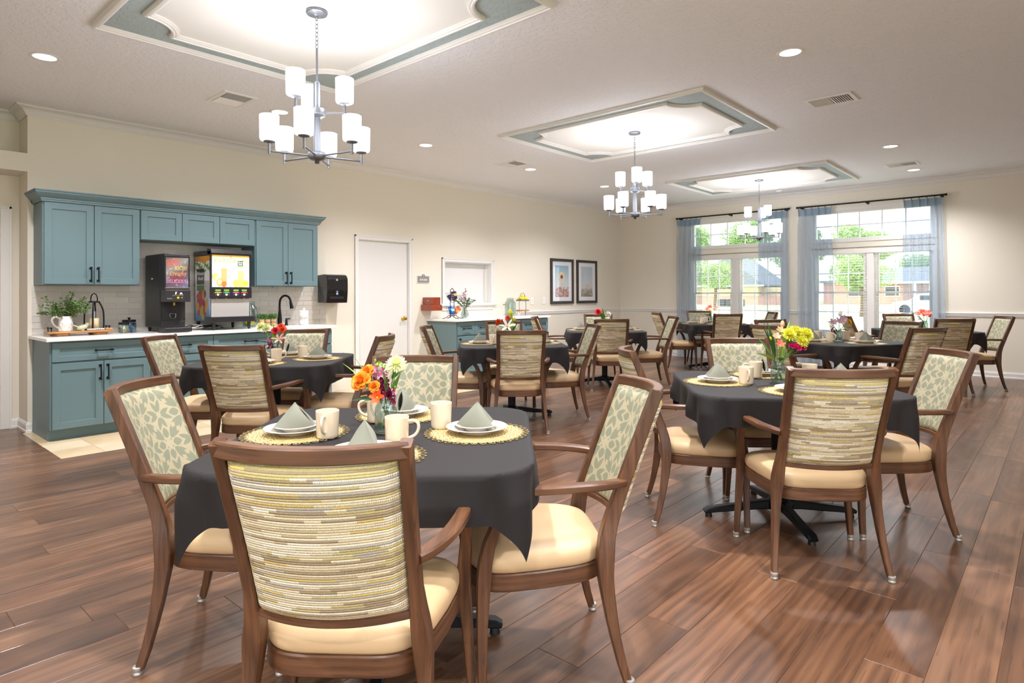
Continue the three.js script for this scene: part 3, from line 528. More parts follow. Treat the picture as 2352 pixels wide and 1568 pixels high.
{ // backsplash: every tile its own piece
  const bs = struct('trim_8', [span(.0, .004, .904, 1.376, 7.19, 10.3), span(.0, .004, 1.376, 1.832, 8.31, 9.495)], std({ color: 0xf2eee8, roughness: .8 }));
  const r = rng(21), mats = [0xd7d0c6, 0xd2cbc1, 0xdad4cb].map((c) => phys({ color: c, roughness: .16, clearcoat: .5, clearcoatRoughness: .08 })), tw = .232, th = .0588, cache = new Map();
  for (let j = 0; j < 16; j++) {
    const y = .905 + j * th, hi = y > 1.37, z0 = hi ? 8.312 : 7.19, z1 = hi ? 9.493 : 10.3; if (y + th > 1.834) break;
    for (let z = z1 + (j % 2 ? tw / 2 : 0); z > z0; z -= tw) {
      const b = Math.min(z, z1), a = Math.max(z - tw, z0); if (b - a < .03) continue;
      const w = (b - a).toFixed(4); if (!cache.has(w)) cache.set(w, rbox(.006, th - .0022, b - a - .0022, .0018, 0, 0, 0, 1));
      const o = obj('tile', cache.get(w), mats[Math.floor(r() * 3)], bs); o.position.set(.006, y + th / 2, (a + b) / 2);
    }
  }
}
// ---------------------------------------------------------------- on and around the drink counter
const CT = .904;
const printFace = (w, h, x, y, z, tex, o = {}) => [new THREE.PlaneGeometry(w, h).rotateY(PI / 2).translate(x, y, z), std({ map: tex, roughness: .35, ...o })];
function leafGeo(len, wid, cup = .25, n = 4) { return grid(2, n, (u, v) => { const w = wid * Math.sin(PI * Math.pow(v, .8)) * .5 + .0004, s = (u - .5) * 2; return V(s * w, cup * len * v * v * .5 + Math.abs(s) * w * .35, v * len); }); }
function foliage(r, n, place, size, ratio = .5) {                       // many leaves joined into one geometry; place(i) -> [Vector3, direction]
  const g = []; for (let i = 0; i < n; i++) { const [p, d] = place(i), q = leafGeo(size * (.7 + .6 * r()), size * ratio, .3 * (r() - .3), 3), m = new THREE.Matrix4(), y = V(0, 1, 0), z = d.clone().normalize(), x = y.clone().cross(z).normalize(); if (x.lengthSq() < .1) x.set(1, 0, 0); const u = z.clone().cross(x); m.makeBasis(x, u, z); q.applyMatrix4(new THREE.Matrix4().makeRotationZ((r() - .5) * 2.4)); q.applyMatrix4(m); q.translate(p.x, p.y, p.z); g.push(q); }
  return g;
}
{ // raised wooden serving board
  const g = thing('serving_board', 'raised oval wooden serving board with black handles at the open end of the drink counter', 'tray', [.3, CT, 9.99], .06);
  const s = new THREE.Shape(); const L = .27, W = .11; s.moveTo(-L + .08, -W); s.lineTo(L - .08, -W); s.quadraticCurveTo(L, -W * .9, L, 0); s.quadraticCurveTo(L, W * .9, L - .08, W); s.lineTo(-L + .08, W); s.quadraticCurveTo(-L, W * .9, -L, 0); s.quadraticCurveTo(-L, -W * .9, -L + .08, -W);
  obj('board', uvBox(new THREE.ExtrudeGeometry(s, { depth: .008, bevelEnabled: true, bevelSize: .005, bevelThickness: .005, bevelSegments: 2 }).rotateX(PI / 2).rotateY(PI / 2).translate(0, .038, 0), 'z', .4), M.lightWood, g);
  for (const z of [-.15, .16]) obj('foot', uvBox(loft([sect(.085, .05, .02).map(([a, b]) => V(a, 0, z + b)), sect(.1, .065, .02).map(([a, b]) => V(a, .0205, z + b))], { crease: .3 }), 'x', .4), M.lightWood, g);
  for (const z of [-.235, .235]) { const hz = z; obj('handle', [tube([[-.055, .075, hz], [0, .075, hz], [.055, .075, hz]], .005, 6, 8), ...[-.045, .045].flatMap((x) => [cyl(.004, .004, .036, x, .042, hz, 8), ball(.009, x, .075, hz, 8, 6)])], M.blackMetal, g); }
}
{ // pitcher and its greenery
  const Y = CT + .044, g = thing('pitcher', 'white embossed ceramic pitcher on the wooden serving board', 'pitcher', [.3, Y, 10.1]);
  const body = grid(56, 26, (u, v) => { const a = u * 2 * PI, y = v * .138, base = .052 + .006 * Math.sin(v * PI) - .008 * v, k = Math.abs(((u * 8 + v * 2.2) % 1 + 1) % 1 - .5), k2 = Math.abs(((u * 8 - v * 2.2) % 1 + 1) % 1 - .5); const r = base + .0035 * smooth(1 - 4 * Math.min(k, k2)) + (v < .1 ? .004 * Math.abs(Math.sin(a * 9)) : 0) + .004 * smooth((v - .85) * 6) * Math.max(0, Math.cos(a - 3)); return V(r * Math.cos(a), y, r * Math.sin(a)); });
  obj('body', [body, lathe([[0, .002], [.05, .002]], 24), lathe([[.049, .138], [.044, .13], [.044, .02], [0, .02]], 24)], phys({ color: 0xf0ece6, roughness: .35, ...DS }), g);
  obj('handle', [tube([[0, .118, .048], [.0, .135, .075], [0, .11, .105], [0, .06, .09], [0, .028, .056]], .0085, 24, 8)], M.white, g);
  const r = rng(5), p = thing('potted_greenery', 'bushy green boxwood stems standing in the white pitcher', 'plant', [.3, Y + .1, 10.1]), stems = [], leaves = [];
  for (let i = 0; i < 38; i++) {
    const a = r() * 6.28, t = .2 + .85 * r(), len = .13 + .15 * r(), d = V(Math.sin(a) * t, 1.05 - .75 * t, Math.cos(a) * t * 1.25).normalize(), b = V(d.x * .02, 0, d.z * .02), e = d.clone().multiplyScalar(len).add(V(0, .02, 0)), mid = e.clone().multiplyScalar(.55).add(V(0, .03, 0));
    const c = new THREE.CatmullRomCurve3([b, mid, e]); stems.push(new THREE.TubeGeometry(c, 6, .0014, 4));
    leaves.push(...foliage(r, 26, (k) => { const q = c.getPoint(.2 + .8 * (k / 26)), s = (k % 2 ? 1 : -1); q.x += (r() - .5) * .034; q.y += (r() - .5) * .028; q.z += (r() - .5) * .034; return [q, V((r() - .5) * 2 + d.x * .4, r() - .35, (r() - .5) * 2 + d.z * .4)]; }, .024, .6));
  }
  obj('stems', stems, M.brownStem, p); const lf = obj('leaves', leaves, M.leafOlive, p); lf.userData.kind = 'stuff';
}
{ // ceramic bird
  const b = thing('bird_figurine', 'glossy pale green ceramic bird on the wooden serving board', 'figurine', [.37, CT + .044, 9.985], 0), m = phys({ color: 0xbcbf9c, roughness: .18, clearcoat: .8, clearcoatRoughness: .06 });
  obj('body', [ball(1, 0, 0, 0, 24, 16).scale(.024, .026, .046).rotateX(.35).translate(0, .03, 0), ball(.018, 0, .058, -.036, 16, 12), lathe([[.016, 0], [.018, .004], [.01, .014]], 16)], m, b);
  obj('tail', [loft([sect(.012, .008, .003).map(([x, y]) => V(x, .035 + y, .035)), sect(.008, .003, .001).map(([x, y]) => V(x, .062 + y, .085))])], m, b);
  obj('beak', [new THREE.ConeGeometry(.005, .014, 8).rotateX(-PI / 2).translate(0, .056, -.058)], m, b);
}
{ // lantern with candle
  const Y = CT + .044, g = thing('lantern', 'black bent-metal candle lantern with glass cylinder on the wooden serving board', 'lantern', [.27, Y, 9.865], .4);
  obj('base_ring', [cyl(.062, .062, .008, 0, 0, 0, 28)], M.blackMetal, g);
  for (let i = 0; i < 4; i++) { const a = i * PI / 2 + .785, c = Math.cos(a), s = Math.sin(a); obj('rib', [tube([[.066 * c, 0, .066 * s], [.066 * c, .1, .066 * s], [.061 * c, .16, .061 * s], [.045 * c, .205, .045 * s], [.034 * c, .225, .034 * s]], .0058, 24, 8), tube([[.066 * c, .006, .066 * s], [.055 * c, .006, .055 * s]], .005, 4, 6)], M.blackMetal, g); }
  obj('top_ring', [new THREE.TorusGeometry(.036, .006, 8, 24).rotateX(PI / 2).translate(0, .227, 0)], M.blackMetal, g);
  obj('bail_handle', [tube([[-.036, .227, 0], [-.036, .26, 0], [-.02, .287, 0], [0, .294, 0], [.02, .287, 0], [.036, .26, 0], [.036, .227, 0]], .0042, 28, 8)], M.blackMetal, g);
  obj('glass_cylinder', [lathe([[.05, .008], [.05, .15], [.048, .15], [.048, .008]], 28)], M.glass, g);
  g.scale.setScalar(1.18);
  const cdl = thing('pillar_candle', 'cream pillar candle inside the black lantern', 'candle', [.27, Y + .008, 9.865]); obj('wax', [lathe([[0, 0], [.042, 0], [.042, .1], [.036, .103], [.02, .098], [0, .098]], 28)], phys({ color: 0xf2dcae, roughness: .5 }), cdl); obj('wick', [cyl(.001, .001, .012, 0, .098, 0, 6)], M.black, cdl);
  const r = rng(8), bd = thing('bead_garland', 'string of white wooden beads with tassel on the wooden serving board', 'garland', [.36, CT + .044, 9.88]);
  for (let i = 0; i < 9; i++) obj('bead', [ball(.0085, .005 * Math.sin(i), .0085, .06 - i * .016, 10, 8)], M.white, bd);
  obj('tassel', [loft([sect(.006, .005, .002).map(([x, y]) => V(x, .008 + y, -.086)), sect(.014, .007, .002).map(([x, y]) => V(x, .008 + y, -.14))])], std({ color: 0xc69a5c, roughness: .9 }), bd);
}
function candyJar(x, z, R, H, label, cols, lab2, seed) {
  const g = thing('glass_jar', label, 'jar', [x, CT, z], 0, 'lidded glass jars on the drink counter');
  obj('glass_body', [lathe([[0, .001], [R * .92, .001], [R, .008], [R, H * .78], [R * .86, H * .84], [R * .86, H * .86], [R * .82, H * .86], [R * .82, H * .83], [R * .955, H * .76], [R * .955, .012], [R * .88, .006], [0, .006]], 32)], M.jarGlass, g);
  obj('lid', [lathe([[0, H * .85], [R * .92, H * .85], [R * .95, H * .87], [R * .95, H * 1.0], [R * .9, H * 1.02], [R * .15, H * 1.03], [R * .14, H * 1.1], [R * .24, H * 1.16], [R * .24, H * 1.2], [0, H * 1.21]], 32)], M.blackMetal, g);
  const r = rng(seed); for (let i = 0; i < 16; i++) { const a = r() * 6.28, d = R * .62 * Math.sqrt(r()), y = .016 + H * .58 * (i / 16), o = obj('sweetener_packet', [rbox(.034, .024, .03, .008)], cols[Math.floor(r() * cols.length)]); o.position.set(x + d * Math.cos(a), CT + y, z + d * Math.sin(a)); o.rotation.set(r() * 3, r() * 3, r() * 3); tag(o, lab2, 'packet', lab2); }
}
candyJar(.32, 9.625, .05, .105, 'small lidded glass jar of white and amber packets', [std({ color: 0xf3e9d8 }), std({ color: 0xf6f2ea }), std({ color: 0xe6b95c }), std({ color: 0xd9b79a })], 'cream packet inside the small lidded glass jar', 61);
candyJar(.2, 9.545, .064, .125, 'larger lidded glass jar of blue packets', [std({ color: 0x2a5fc8 }), std({ color: 0x1e4aa8 }), std({ color: 0x9cc2ee })], 'blue packet inside the larger lidded glass jar', 62);

{ // hot drink machine
  const z0 = 9.12, z1 = 9.365, zc = (z0 + z1) / 2, w = z1 - z0, g = thing('coffee_machine', 'tall black hot drink machine with lettered poster front on the counter', 'drink machine', [0, CT, zc]), b = std({ color: 0x1d1b1a, roughness: .42 }), pl = std({ color: 0x2c2b2c, roughness: .38 });
  obj('cabinet', [rspan(.1, .5, .045, .785, -w / 2, w / 2, .008), rspan(.5, .62, .42, .785, -w / 2, w / 2, .008)], b, g);
  obj('control_panel', [rspan(.6, .645, .305, .425, -w / 2 + .004, w / 2 - .004, .006), rspan(.52, .6, .305, .42, -w / 2 + .004, w / 2 - .004, .004)], pl, g);
  obj('brow', [rspan(.61, .632, .425, .452, -w / 2 + .004, w / 2 - .004, .008)], std({ color: 0x453a34, roughness: .3 }), g);
  const art = texCanvas(512, 720, (c, W, H) => {
    const gr = c.createLinearGradient(0, 0, W, H); gr.addColorStop(0, '#5b5350'); gr.addColorStop(.35, '#8d8580'); gr.addColorStop(.6, '#5a4a52'); gr.addColorStop(1, '#6d6f8a'); c.fillStyle = gr; c.fillRect(0, 0, W, H);
    c.globalAlpha = .5; c.fillStyle = '#8e3a34'; c.beginPath(); c.ellipse(W * .5, H * .72, W * .36, H * .2, 0, 0, 7); c.fill(); c.fillStyle = '#c9c4c4'; for (let i = 0; i < 14; i++) { c.beginPath(); c.ellipse(W * ((i * .37) % 1), H * ((i * .23) % 1), 40, 12, i, 0, 7); c.fill(); } c.globalAlpha = 1;
    c.save(); c.translate(W * .3, H * .18); c.rotate(-.22); c.strokeStyle = '#e2584a'; c.lineWidth = 14; c.strokeRect(-125, -72, 260, 140); c.fillStyle = '#e2584a'; c.font = 'bold 130px sans-serif'; c.textAlign = 'center'; c.textBaseline = 'middle'; c.fillText('HOT!', 4, 2, 220); c.restore();
    c.textAlign = 'center'; c.textBaseline = 'alphabetic'; c.fillStyle = '#f0cf3a'; c.font = '120px serif'; c.fillText('RICH!', W * .66, H * .42, 290);
    c.fillStyle = '#e7a866'; c.font = 'italic 120px serif'; c.fillText('Creamy', W * .53, H * .6, 380);
    c.fillStyle = '#d69ad8'; c.font = '112px serif'; c.fillText('DELICIOUS!', W * .5, H * .85, 480);
  });
  obj('poster_front', ...printFace(w - .03, .3, .6215, .6, 0, art), g); obj('poster_frame', [rspan(.612, .628, .752, .768, -w / 2 + .006, w / 2 - .006, .004), rspan(.612, .628, .452, .768, -w / 2 + .004, -w / 2 + .016, .004), rspan(.612, .628, .452, .768, w / 2 - .016, w / 2 - .004, .004)], b, g);
  const lab = texCanvas(256, 128, (c, W, H) => { c.fillStyle = '#2c2b2c'; c.fillRect(0, 0, W, H); c.fillStyle = '#eee'; c.beginPath(); c.moveTo(98, 16); c.lineTo(116, 12); c.lineTo(108, 44); c.lineTo(94, 46); c.fill(); c.beginPath(); c.moveTo(140, 44); c.lineTo(158, 16); c.lineTo(178, 44); c.fill(); c.fillStyle = '#b9983a'; c.fillRect(66, 54, 120, 4); c.strokeStyle = '#777'; c.strokeRect(70, 64, 116, 50); c.fillStyle = '#e8b81f'; c.beginPath(); c.arc(128, 88, 14, 0, 7); c.fill(); c.fillStyle = '#ddd'; c.beginPath(); c.arc(168, 88, 6, 0, 7); c.fill(); c.font = 'italic 18px serif'; c.fillText('Curtis', 10, 104); });
  obj('panel_print', ...printFace(w - .02, .1, .6455, .366, 0, lab), g);
  const ribs = []; for (let i = 0; i < 17; i++) ribs.push(box(.006, .185, .006, .503, .21, -.088 + i * .011)); obj('ribbed_back', [...ribs, span(.49, .503, .11, .305, -.1, .1)], pl, g);
  obj('cup_mark', [tube([[.509, .185, -.028], [.509, .14, -.018], [.509, .14, .018], [.509, .185, .028], [.509, .185, -.028]], .0022, 24, 5)], M.chrome, g);
  obj('spout', [rbox(.02, .03, .016, .003, .535, .285, 0)], std({ color: 0xe3bc20, roughness: .4 }), g);
  obj('drip_tray', [rspan(.46, .66, .005, .05, -w / 2 - .006, w / 2 + .004, .008), rspan(.49, .52, .05, .11, -w / 2 + .01, w / 2 - .01, .004)], pl, g);
  obj('side_label', ...[[new THREE.PlaneGeometry(.05, .012).translate(.3, .54, w / 2 + .0012)], std({ color: 0xe8dfb8 })], g);
  for (const [x, z] of [[.13, -.09], [.13, .09], [.42, .1], [.42, -.1]]) obj('foot', [cyl(.012, .018, .046, x, 0, z, 12)], M.black, g);
}
{ // juice machine
  const z0 = 8.425, z1 = 8.865, zc = (z0 + z1) / 2, w = z1 - z0, g = thing('juice_machine', 'black juice dispenser with two lit fruit panels and fruit-printed side', 'drink machine', [0, CT, zc]), b = std({ color: 0x232124, roughness: .35 });
  obj('cabinet', [rspan(.04, .47, .09, .82, -w / 2 + .012, w / 2 - .012, .006), rspan(.04, .5, .8, .85, -w / 2, w / 2, .01)], b, g);
  obj('hood', [loft([[V(.42, .8, 0), V(.515, .82, 0), V(.5, .862, 0), V(.4, .868, 0)].map((p) => p.clone().setZ(-w / 2)), [V(.42, .8, 0), V(.515, .82, 0), V(.5, .862, 0), V(.4, .868, 0)].map((p) => p.clone().setZ(w / 2))], { crease: .2 })], b, g);
  const side = texCanvas(512, 1024, (c, W, H) => {
    const gr = c.createLinearGradient(0, 0, 0, H); gr.addColorStop(0, '#f4f2ee'); gr.addColorStop(.55, '#f1efec'); gr.addColorStop(.75, '#b9d0e8'); gr.addColorStop(1, '#4f86c6'); c.fillStyle = gr; c.fillRect(0, 0, W, H);
    c.fillStyle = '#f0a21c'; c.fillRect(0, 0, W, 80); c.beginPath(); c.moveTo(0, 80); c.quadraticCurveTo(W * .3, 60, W * .6, 130); c.quadraticCurveTo(W * .8, 70, W, 60); c.lineTo(W, 0); c.lineTo(0, 0); c.fill();
    c.fillStyle = '#6f9a38'; for (let i = 0; i < 26; i++) { c.save(); c.translate(40 + (i * 97) % 460, 110 + (i * 53) % 130); c.rotate(i * 1.7); c.beginPath(); c.ellipse(0, 0, 46, 13, 0, 0, 7); c.fill(); c.restore(); }
    c.fillStyle = '#262122'; c.fillRect(60, 200, 250, 250); c.fillStyle = '#f2f2ee'; c.font = 'bold 70px serif'; c.textAlign = 'center'; c.fillText('Minute', 185, 300, 220); c.fillText('Maid', 185, 380, 190); c.fillStyle = '#4f8f2f'; c.fillRect(60, 460, 250, 90);
    const blob = (x, y, rx, ry, col, a = 0) => { c.fillStyle = col; c.save(); c.translate(x, y); c.rotate(a); c.beginPath(); c.ellipse(0, 0, rx, ry, 0, 0, 7); c.fill(); c.restore(); };
    blob(190, 690, 120, 150, '#c8342a'); blob(120, 640, 70, 50, '#d85a48'); blob(330, 600, 36, 60, '#8e1f28'); blob(270, 620, 40, 70, '#e5a53a'); blob(300, 760, 40, 60, '#a01f22'); blob(80, 800, 60, 70, '#e8b04c'); blob(230, 870, 60, 90, '#d6b92e', .3); blob(320, 880, 50, 80, '#b83030', -.2); blob(130, 900, 40, 60, '#b44a48'); blob(260, 960, 50, 50, '#b9bf2c'); blob(380, 780, 40, 120, '#e8b54a', .3);
  });
  obj('side_print', [new THREE.PlaneGeometry(.40, .7).translate(.262, .445, w / 2 - .0108)], std({ map: side, roughness: .35 }), g);
  const lit = texCanvas(1024, 768, (c, W, H) => {
    c.fillStyle = '#fdfbf0'; c.fillRect(0, 0, W, H); c.fillStyle = '#f6b52e'; c.fillRect(0, 0, W, 60);
    for (let k = 0; k < 2; k++) for (let i = 0; i < 16; i++) { c.fillStyle = i % 2 ? '#8fb552' : '#a8c878'; c.save(); c.translate(20 + k * 520 + (i * 61) % 480, 90 + (i * 29) % 90); c.rotate(i * 1.3); c.beginPath(); c.ellipse(0, 0, 46, 12, 0, 0, 7); c.fill(); c.restore(); }
    c.fillStyle = '#f8c8a0'; c.fillRect(280, 250, 130, 430); c.fillStyle = '#f0a068'; c.fillRect(250, 330, 160, 390); const ci = (x, y, r, col) => { c.fillStyle = col; c.beginPath(); c.arc(x, y, r, 0, 7); c.fill(); };
    ci(100, 530, 90, '#a8c46a'); ci(160, 560, 60, '#dfe7a0'); ci(220, 660, 95, '#f09a5a'); ci(210, 650, 60, '#f6c090'); ci(330, 700, 70, '#e8703a');
    c.fillStyle = '#f7dd7a'; c.fillRect(700, 380, 170, 300); ci(660, 680, 90, '#f8c25a'); ci(800, 690, 100, '#f9cc66'); ci(920, 680, 80, '#f6b84e'); c.fillStyle = '#3a3a30'; c.fillRect(700, 150, 150, 110); c.fillStyle = '#f4f4ee'; c.font = 'bold 46px serif'; c.textAlign = 'center'; c.fillText('Minute', 775, 200, 130); c.fillText('Maid', 775, 244, 110); c.fillStyle = '#7fae5a'; c.fillRect(700, 262, 150, 34); c.fillStyle = '#4a4640'; c.fillRect(508, 0, 10, H);
  });
  obj('lit_panel', [new THREE.PlaneGeometry(w - .03, .355).rotateY(PI / 2).translate(.478, .635, 0)], std({ map: lit, roughness: .4, emissive: 0xffffff, emissiveMap: lit, emissiveIntensity: .75 }), g);
  obj('panel_frame', [rspan(.465, .487, .45, .82, w / 2 - .018, w / 2, .004), rspan(.465, .487, .45, .82, -w / 2, -w / 2 + .018, .004)], b, g);
  const al = new THREE.RectAreaLight(0xfff0c8, 3.2, w - .05, .33); al.position.set(.492, .635, 0); al.rotation.y = -PI / 2; al.name = 'panel_light'; g.add(al);
  const ctl = texCanvas(1024, 280, (c, W, H) => { c.fillStyle = '#262327'; c.fillRect(0, 0, W, H); ['#f09a2a', '#3aa04a', '#e0408a', '#d8362a'].forEach((col, i) => { const x = 150 + i * 220 + (i > 1 ? 30 : 0); c.fillStyle = '#86c440'; c.fillRect(x - 70, 56, 140, 40); c.fillStyle = col; c.fillRect(x - 88, 126, 176, 26); c.fillStyle = '#f2f2f2'; c.fillRect(x - 50, 122, 100, 8); c.beginPath(); c.moveTo(x - 30, 170); c.lineTo(x + 30, 170); c.lineTo(x + 30, 206); c.lineTo(x, 228); c.lineTo(x - 30, 206); c.fill(); c.beginPath(); c.arc(x - 64, 198, 6, 0, 7); c.arc(x + 64, 198, 6, 0, 7); c.fill(); }); });
  obj('selector_panel', [rspan(.46, .505, .338, .458, -w / 2, w / 2, .005)], b, g); obj('selector_print', [new THREE.PlaneGeometry(w - .02, .112).rotateY(PI / 2).translate(.5058, .398, 0)], std({ map: ctl, roughness: .3 }), g);
  for (let i = 0; i < 4; i++) obj('nozzle', [cyl(.008, .01, .03, .475, .31, .15 - i * .098, 10)], std({ color: 0xd8c9a4, roughness: .4 }), g);
  obj('steel_back', [rspan(.3, .472, .13, .335, -w / 2 + .014, w / 2 - .014, .004)], std({ color: 0xd0cdc8, roughness: .38, metalness: .5 }), g);
  obj('drip_tray', [rspan(.36, .56, .082, .14, -w / 2 - .004, w / 2 + .012, .005)], b, g);
  for (const [x, z] of [[.52, .2], [.52, -.18], [.1, .19], [.1, -.19]]) obj('leg', [cyl(.013, .02, .085, x, 0, z, 12)], M.black, g);
  const r = rng(15), cb = thing('power_cables', 'tangle of black and white cables under the juice machine', 'cables', [.22, CT + .004, 8.8]);
  for (let i = 0; i < 7; i++) { const pts = []; for (let k = 0; k < 7; k++) pts.push([(r() - .5) * .26, .004 + r() * .045, .26 - k * .075 + (r() - .5) * .05]); obj('cable', [tube(pts, .0045, 40, 6)], i % 3 ? M.black : M.white, cb); }
}
function glassDispenser(x, z, H, R, label) {
  const g = thing('beverage_dispenser', label, 'dispenser', [x, CT, z]);
  obj('glass_jar', [lathe([[0, .002], [R * .9, .002], [R, .012], [R, H * .66], [R * .9, H * .76], [R * .6, H * .86], [R * .6, H * .92], [R * .56, H * .92], [R * .56, H * .86], [R * .86, H * .74], [R * .95, H * .65], [R * .95, .016], [R * .86, .008], [0, .008]], 32)], M.jarGlass, g);
  obj('lid', [lathe([[0, H * .92], [R * .62, H * .92], [R * .64, H * .95], [R * .6, H * .99], [R * .2, H], [0, H]], 28)], M.jarGlass, g);
  obj('wire_bail', [tube([[0, H * .9, R * .62], [0, H * .98, R * .86], [0, H * .8, R * 1.15], [0, H * .62, R * 1.12]], .0018, 16, 5)], M.steel, g); obj('wood_grip', [cyl(.008, .008, .07, 0, 0, 0, 10).rotateZ(PI / 2).translate(0, H * .62, R * 1.12)], M.lightWood, g);
  return g;
}
const lemonMat = phys({ color: 0xf4cf18, roughness: .42 });
function lemon(x, y, z, a, label, s = 1) { const o = obj('lemon', [lathe([[0, -.044], [.006, -.042], [.01, -.037], [.022, -.026], [.03, -.008], [.03, .01], [.022, .027], [.01, .037], [.005, .041], [0, .042]], 20).rotateX(PI / 2).scale(s, s, s)], lemonMat); o.position.set(x, y, z); o.rotation.set(.2 * Math.sin(a * 3), a, 0); tag(o, label, 'lemon', label); }
glassDispenser(.2, 8.3, .3, .085, 'glass beverage jar with wire bail beside the juice machine');
for (let i = 0; i < 3; i++) lemon(.2 + .035 * Math.cos(i * 2.1), CT + .042, 8.3 + .035 * Math.sin(i * 2.1), i * 1.3, 'lemon inside the glass jar beside the juice machine', .9);
for (let i = 0; i < 3; i++) { // herb pots
  const z = 8.165 - i * .074, r = rng(70 + i), where = ['nearest the juice machine', 'in the middle of the row', 'nearest the black faucet'][i];
  const p = thing('herb_pot', `tan woven herb pot ${where}`, 'pot', [.2, CT, z], 0, 'row of tan herb pots by the backsplash'); obj('pot', [lathe([[0, 0], [.027, 0], [.034, .078], [.035, .084], [.031, .084], [.03, .07], [0, .07]], 20)], std({ color: 0xc9a878, roughness: .85, bumpMap: tx(weaveBump, 2), bumpScale: .002 }), p); obj('wire_band', [new THREE.TorusGeometry(.0335, .0012, 5, 24).rotateX(PI / 2).translate(0, .048, 0)], M.blackMetal, p);
  const h = thing('herb_plant', `small green herb growing in the tan pot ${where}`, 'plant', [.2, CT + .07, z], 0, 'herbs in tan pots'); const lf = obj('leaves', foliage(r, 110, () => { const a = r() * 6.28, e = r(), d = V(Math.cos(a) * (.3 + e), .9 - .5 * e, Math.sin(a) * (.3 + e)); return [V(Math.cos(a) * .04 * Math.sqrt(e), .012 + .055 * r(), Math.sin(a) * .04 * Math.sqrt(e)), d]; }, .02, .7), M.leaf, h); lf.userData.kind = 'stuff';
}
{ // faucet, soap pump, sugar canister
  const g = thing('faucet', 'matte black gooseneck faucet behind the drink counter sink', 'faucet', [.13, CT, 7.9], .9);
  obj('base', [lathe([[0, 0], [.03, 0], [.03, .006], [.027, .012], [.024, .1], [.016, .17], [.0135, .2], [0, .2]], 24)], M.blackMetal, g);
  obj('neck', [tube([[0, .19, 0], [0, .27, 0], [.012, .325, 0], [.05, .36, 0], [.095, .352, 0], [.12, .315, 0], [.128, .285, 0]], .0125, 30, 12)], M.blackMetal, g);
  obj('spray_head', [cyl(.0225, .0145, .09, 0, 0, 0, 18).rotateZ(.2).translate(.142, .205, 0)], M.blackMetal, g); obj('lever', [tube([[0, .08, 0], [0, .085, .035], [0, .1, .07]], .006, 8, 8)], M.blackMetal, g);
  const s = thing('soap_pump', 'small black soap pump next to the gooseneck faucet', 'soap pump', [.14, CT, 7.82], .9); obj('body', [lathe([[0, 0], [.022, 0], [.022, .004], [.016, .02], [.013, .062], [.011, .075], [0, .075]], 18)], M.blackMetal, s); obj('nozzle', [rbox(.055, .014, .02, .004, .018, .08, 0)], M.blackMetal, s);
  const st = texCanvas(512, 256, (c, W, H) => { c.fillStyle = '#f2efe9'; c.fillRect(0, 0, W, H); c.strokeStyle = '#8d7f70'; c.lineWidth = 6; c.strokeRect(150, 86, 212, 76); c.fillStyle = '#6f6256'; c.font = 'bold 52px sans-serif'; c.textAlign = 'center'; c.textBaseline = 'middle'; c.fillText('SUGAR', 256, 126); });
  const c = thing('sugar_canister', 'tall white canister lettered SUGAR beside the faucet', 'canister', [.2, CT, 7.62]); const bodyG = new THREE.CylinderGeometry(.054, .054, .15, 40, 1, true).translate(0, .083, 0); obj('body', [bodyG.rotateY(-PI / 2 - .75)], phys({ map: st, roughness: .3 }), c);
  obj('base', [lathe([[0, 0], [.05, 0], [.054, .008]], 32)], M.white, c); obj('lid', [lathe([[.054, .158], [.056, .162], [.056, .172], [.05, .178], [.012, .182], [.01, .19], [.015, .198], [.012, .206], [0, .207]], 32)], M.white, c);
  tag(obj('blue_tag', [rbox(.01, .018, .014, .003, .34, 1.366, 8.1)], std({ color: 0x2c62a8 })), 'tiny blue tag stuck under the tall wall cabinet by the faucet', 'tag');
}
{ // paper towel dispenser
  const g = thing('towel_dispenser', 'black wall-mounted paper towel dispenser between the cabinets and the kitchen door', 'dispenser', [0, 1.18, 7.17]), b = phys({ color: 0x141416, roughness: .16, clearcoat: .5 });
  const s = new THREE.Shape(); s.moveTo(0, 0); s.lineTo(.2, -.002); s.quadraticCurveTo(.225, .15, .215, .29); s.quadraticCurveTo(.205, .345, .15, .35); s.lineTo(0, .34); s.lineTo(0, 0);
  obj('cover', [new THREE.ExtrudeGeometry(s, { depth: .29, bevelEnabled: true, bevelSize: .008, bevelThickness: .008, bevelSegments: 3, curveSegments: 10 }).translate(.008, 0, -.155)], b, g);
  obj('level_window', [rbox(.006, .2, .03, .002, .229, .2, 0)], std({ color: 0x9c8a78, roughness: .2 }), g); obj('paper_slot', [rbox(.02, .03, .2, .004, .218, .055, .0)], M.black, g);
  const t = texCanvas(128, 160, (c, W, H) => { c.fillStyle = '#141416'; c.fillRect(0, 0, W, H); c.fillStyle = '#e6e6ea'; c.fillRect(34, 12, 60, 10); c.beginPath(); c.moveTo(64, 28); c.lineTo(80, 56); c.lineTo(48, 56); c.fill(); c.fillStyle = '#7c8fc8'; c.fillRect(30, 66, 70, 62); c.fillStyle = '#dfe4f4'; for (let i = 0; i < 5; i++) c.fillRect(36, 74 + i * 10, 56, 4); });
  obj('maker_label', [new THREE.PlaneGeometry(.05, .066).rotateY(PI / 2).translate(.2335, .115, 0)], std({ map: t, roughness: .3 }), g);
}
// wall plates
[[0, 1.15, 10.155, 'on the tiles behind the leafy pitcher'], [0, 1.15, 9.87, 'on the tiles behind the lantern']].forEach(([x, y, z, w]) => { const g = thing('outlet', 'white double outlet plate ' + w, 'outlet', [.01, y, z]); obj('plate', [rbox(.006, .115, .115, .002)], M.white, g); for (const s of [-1, 1]) obj('socket', [rbox(.004, .066, .033, .001, .003, 0, s * .025)], M.trim, g); });
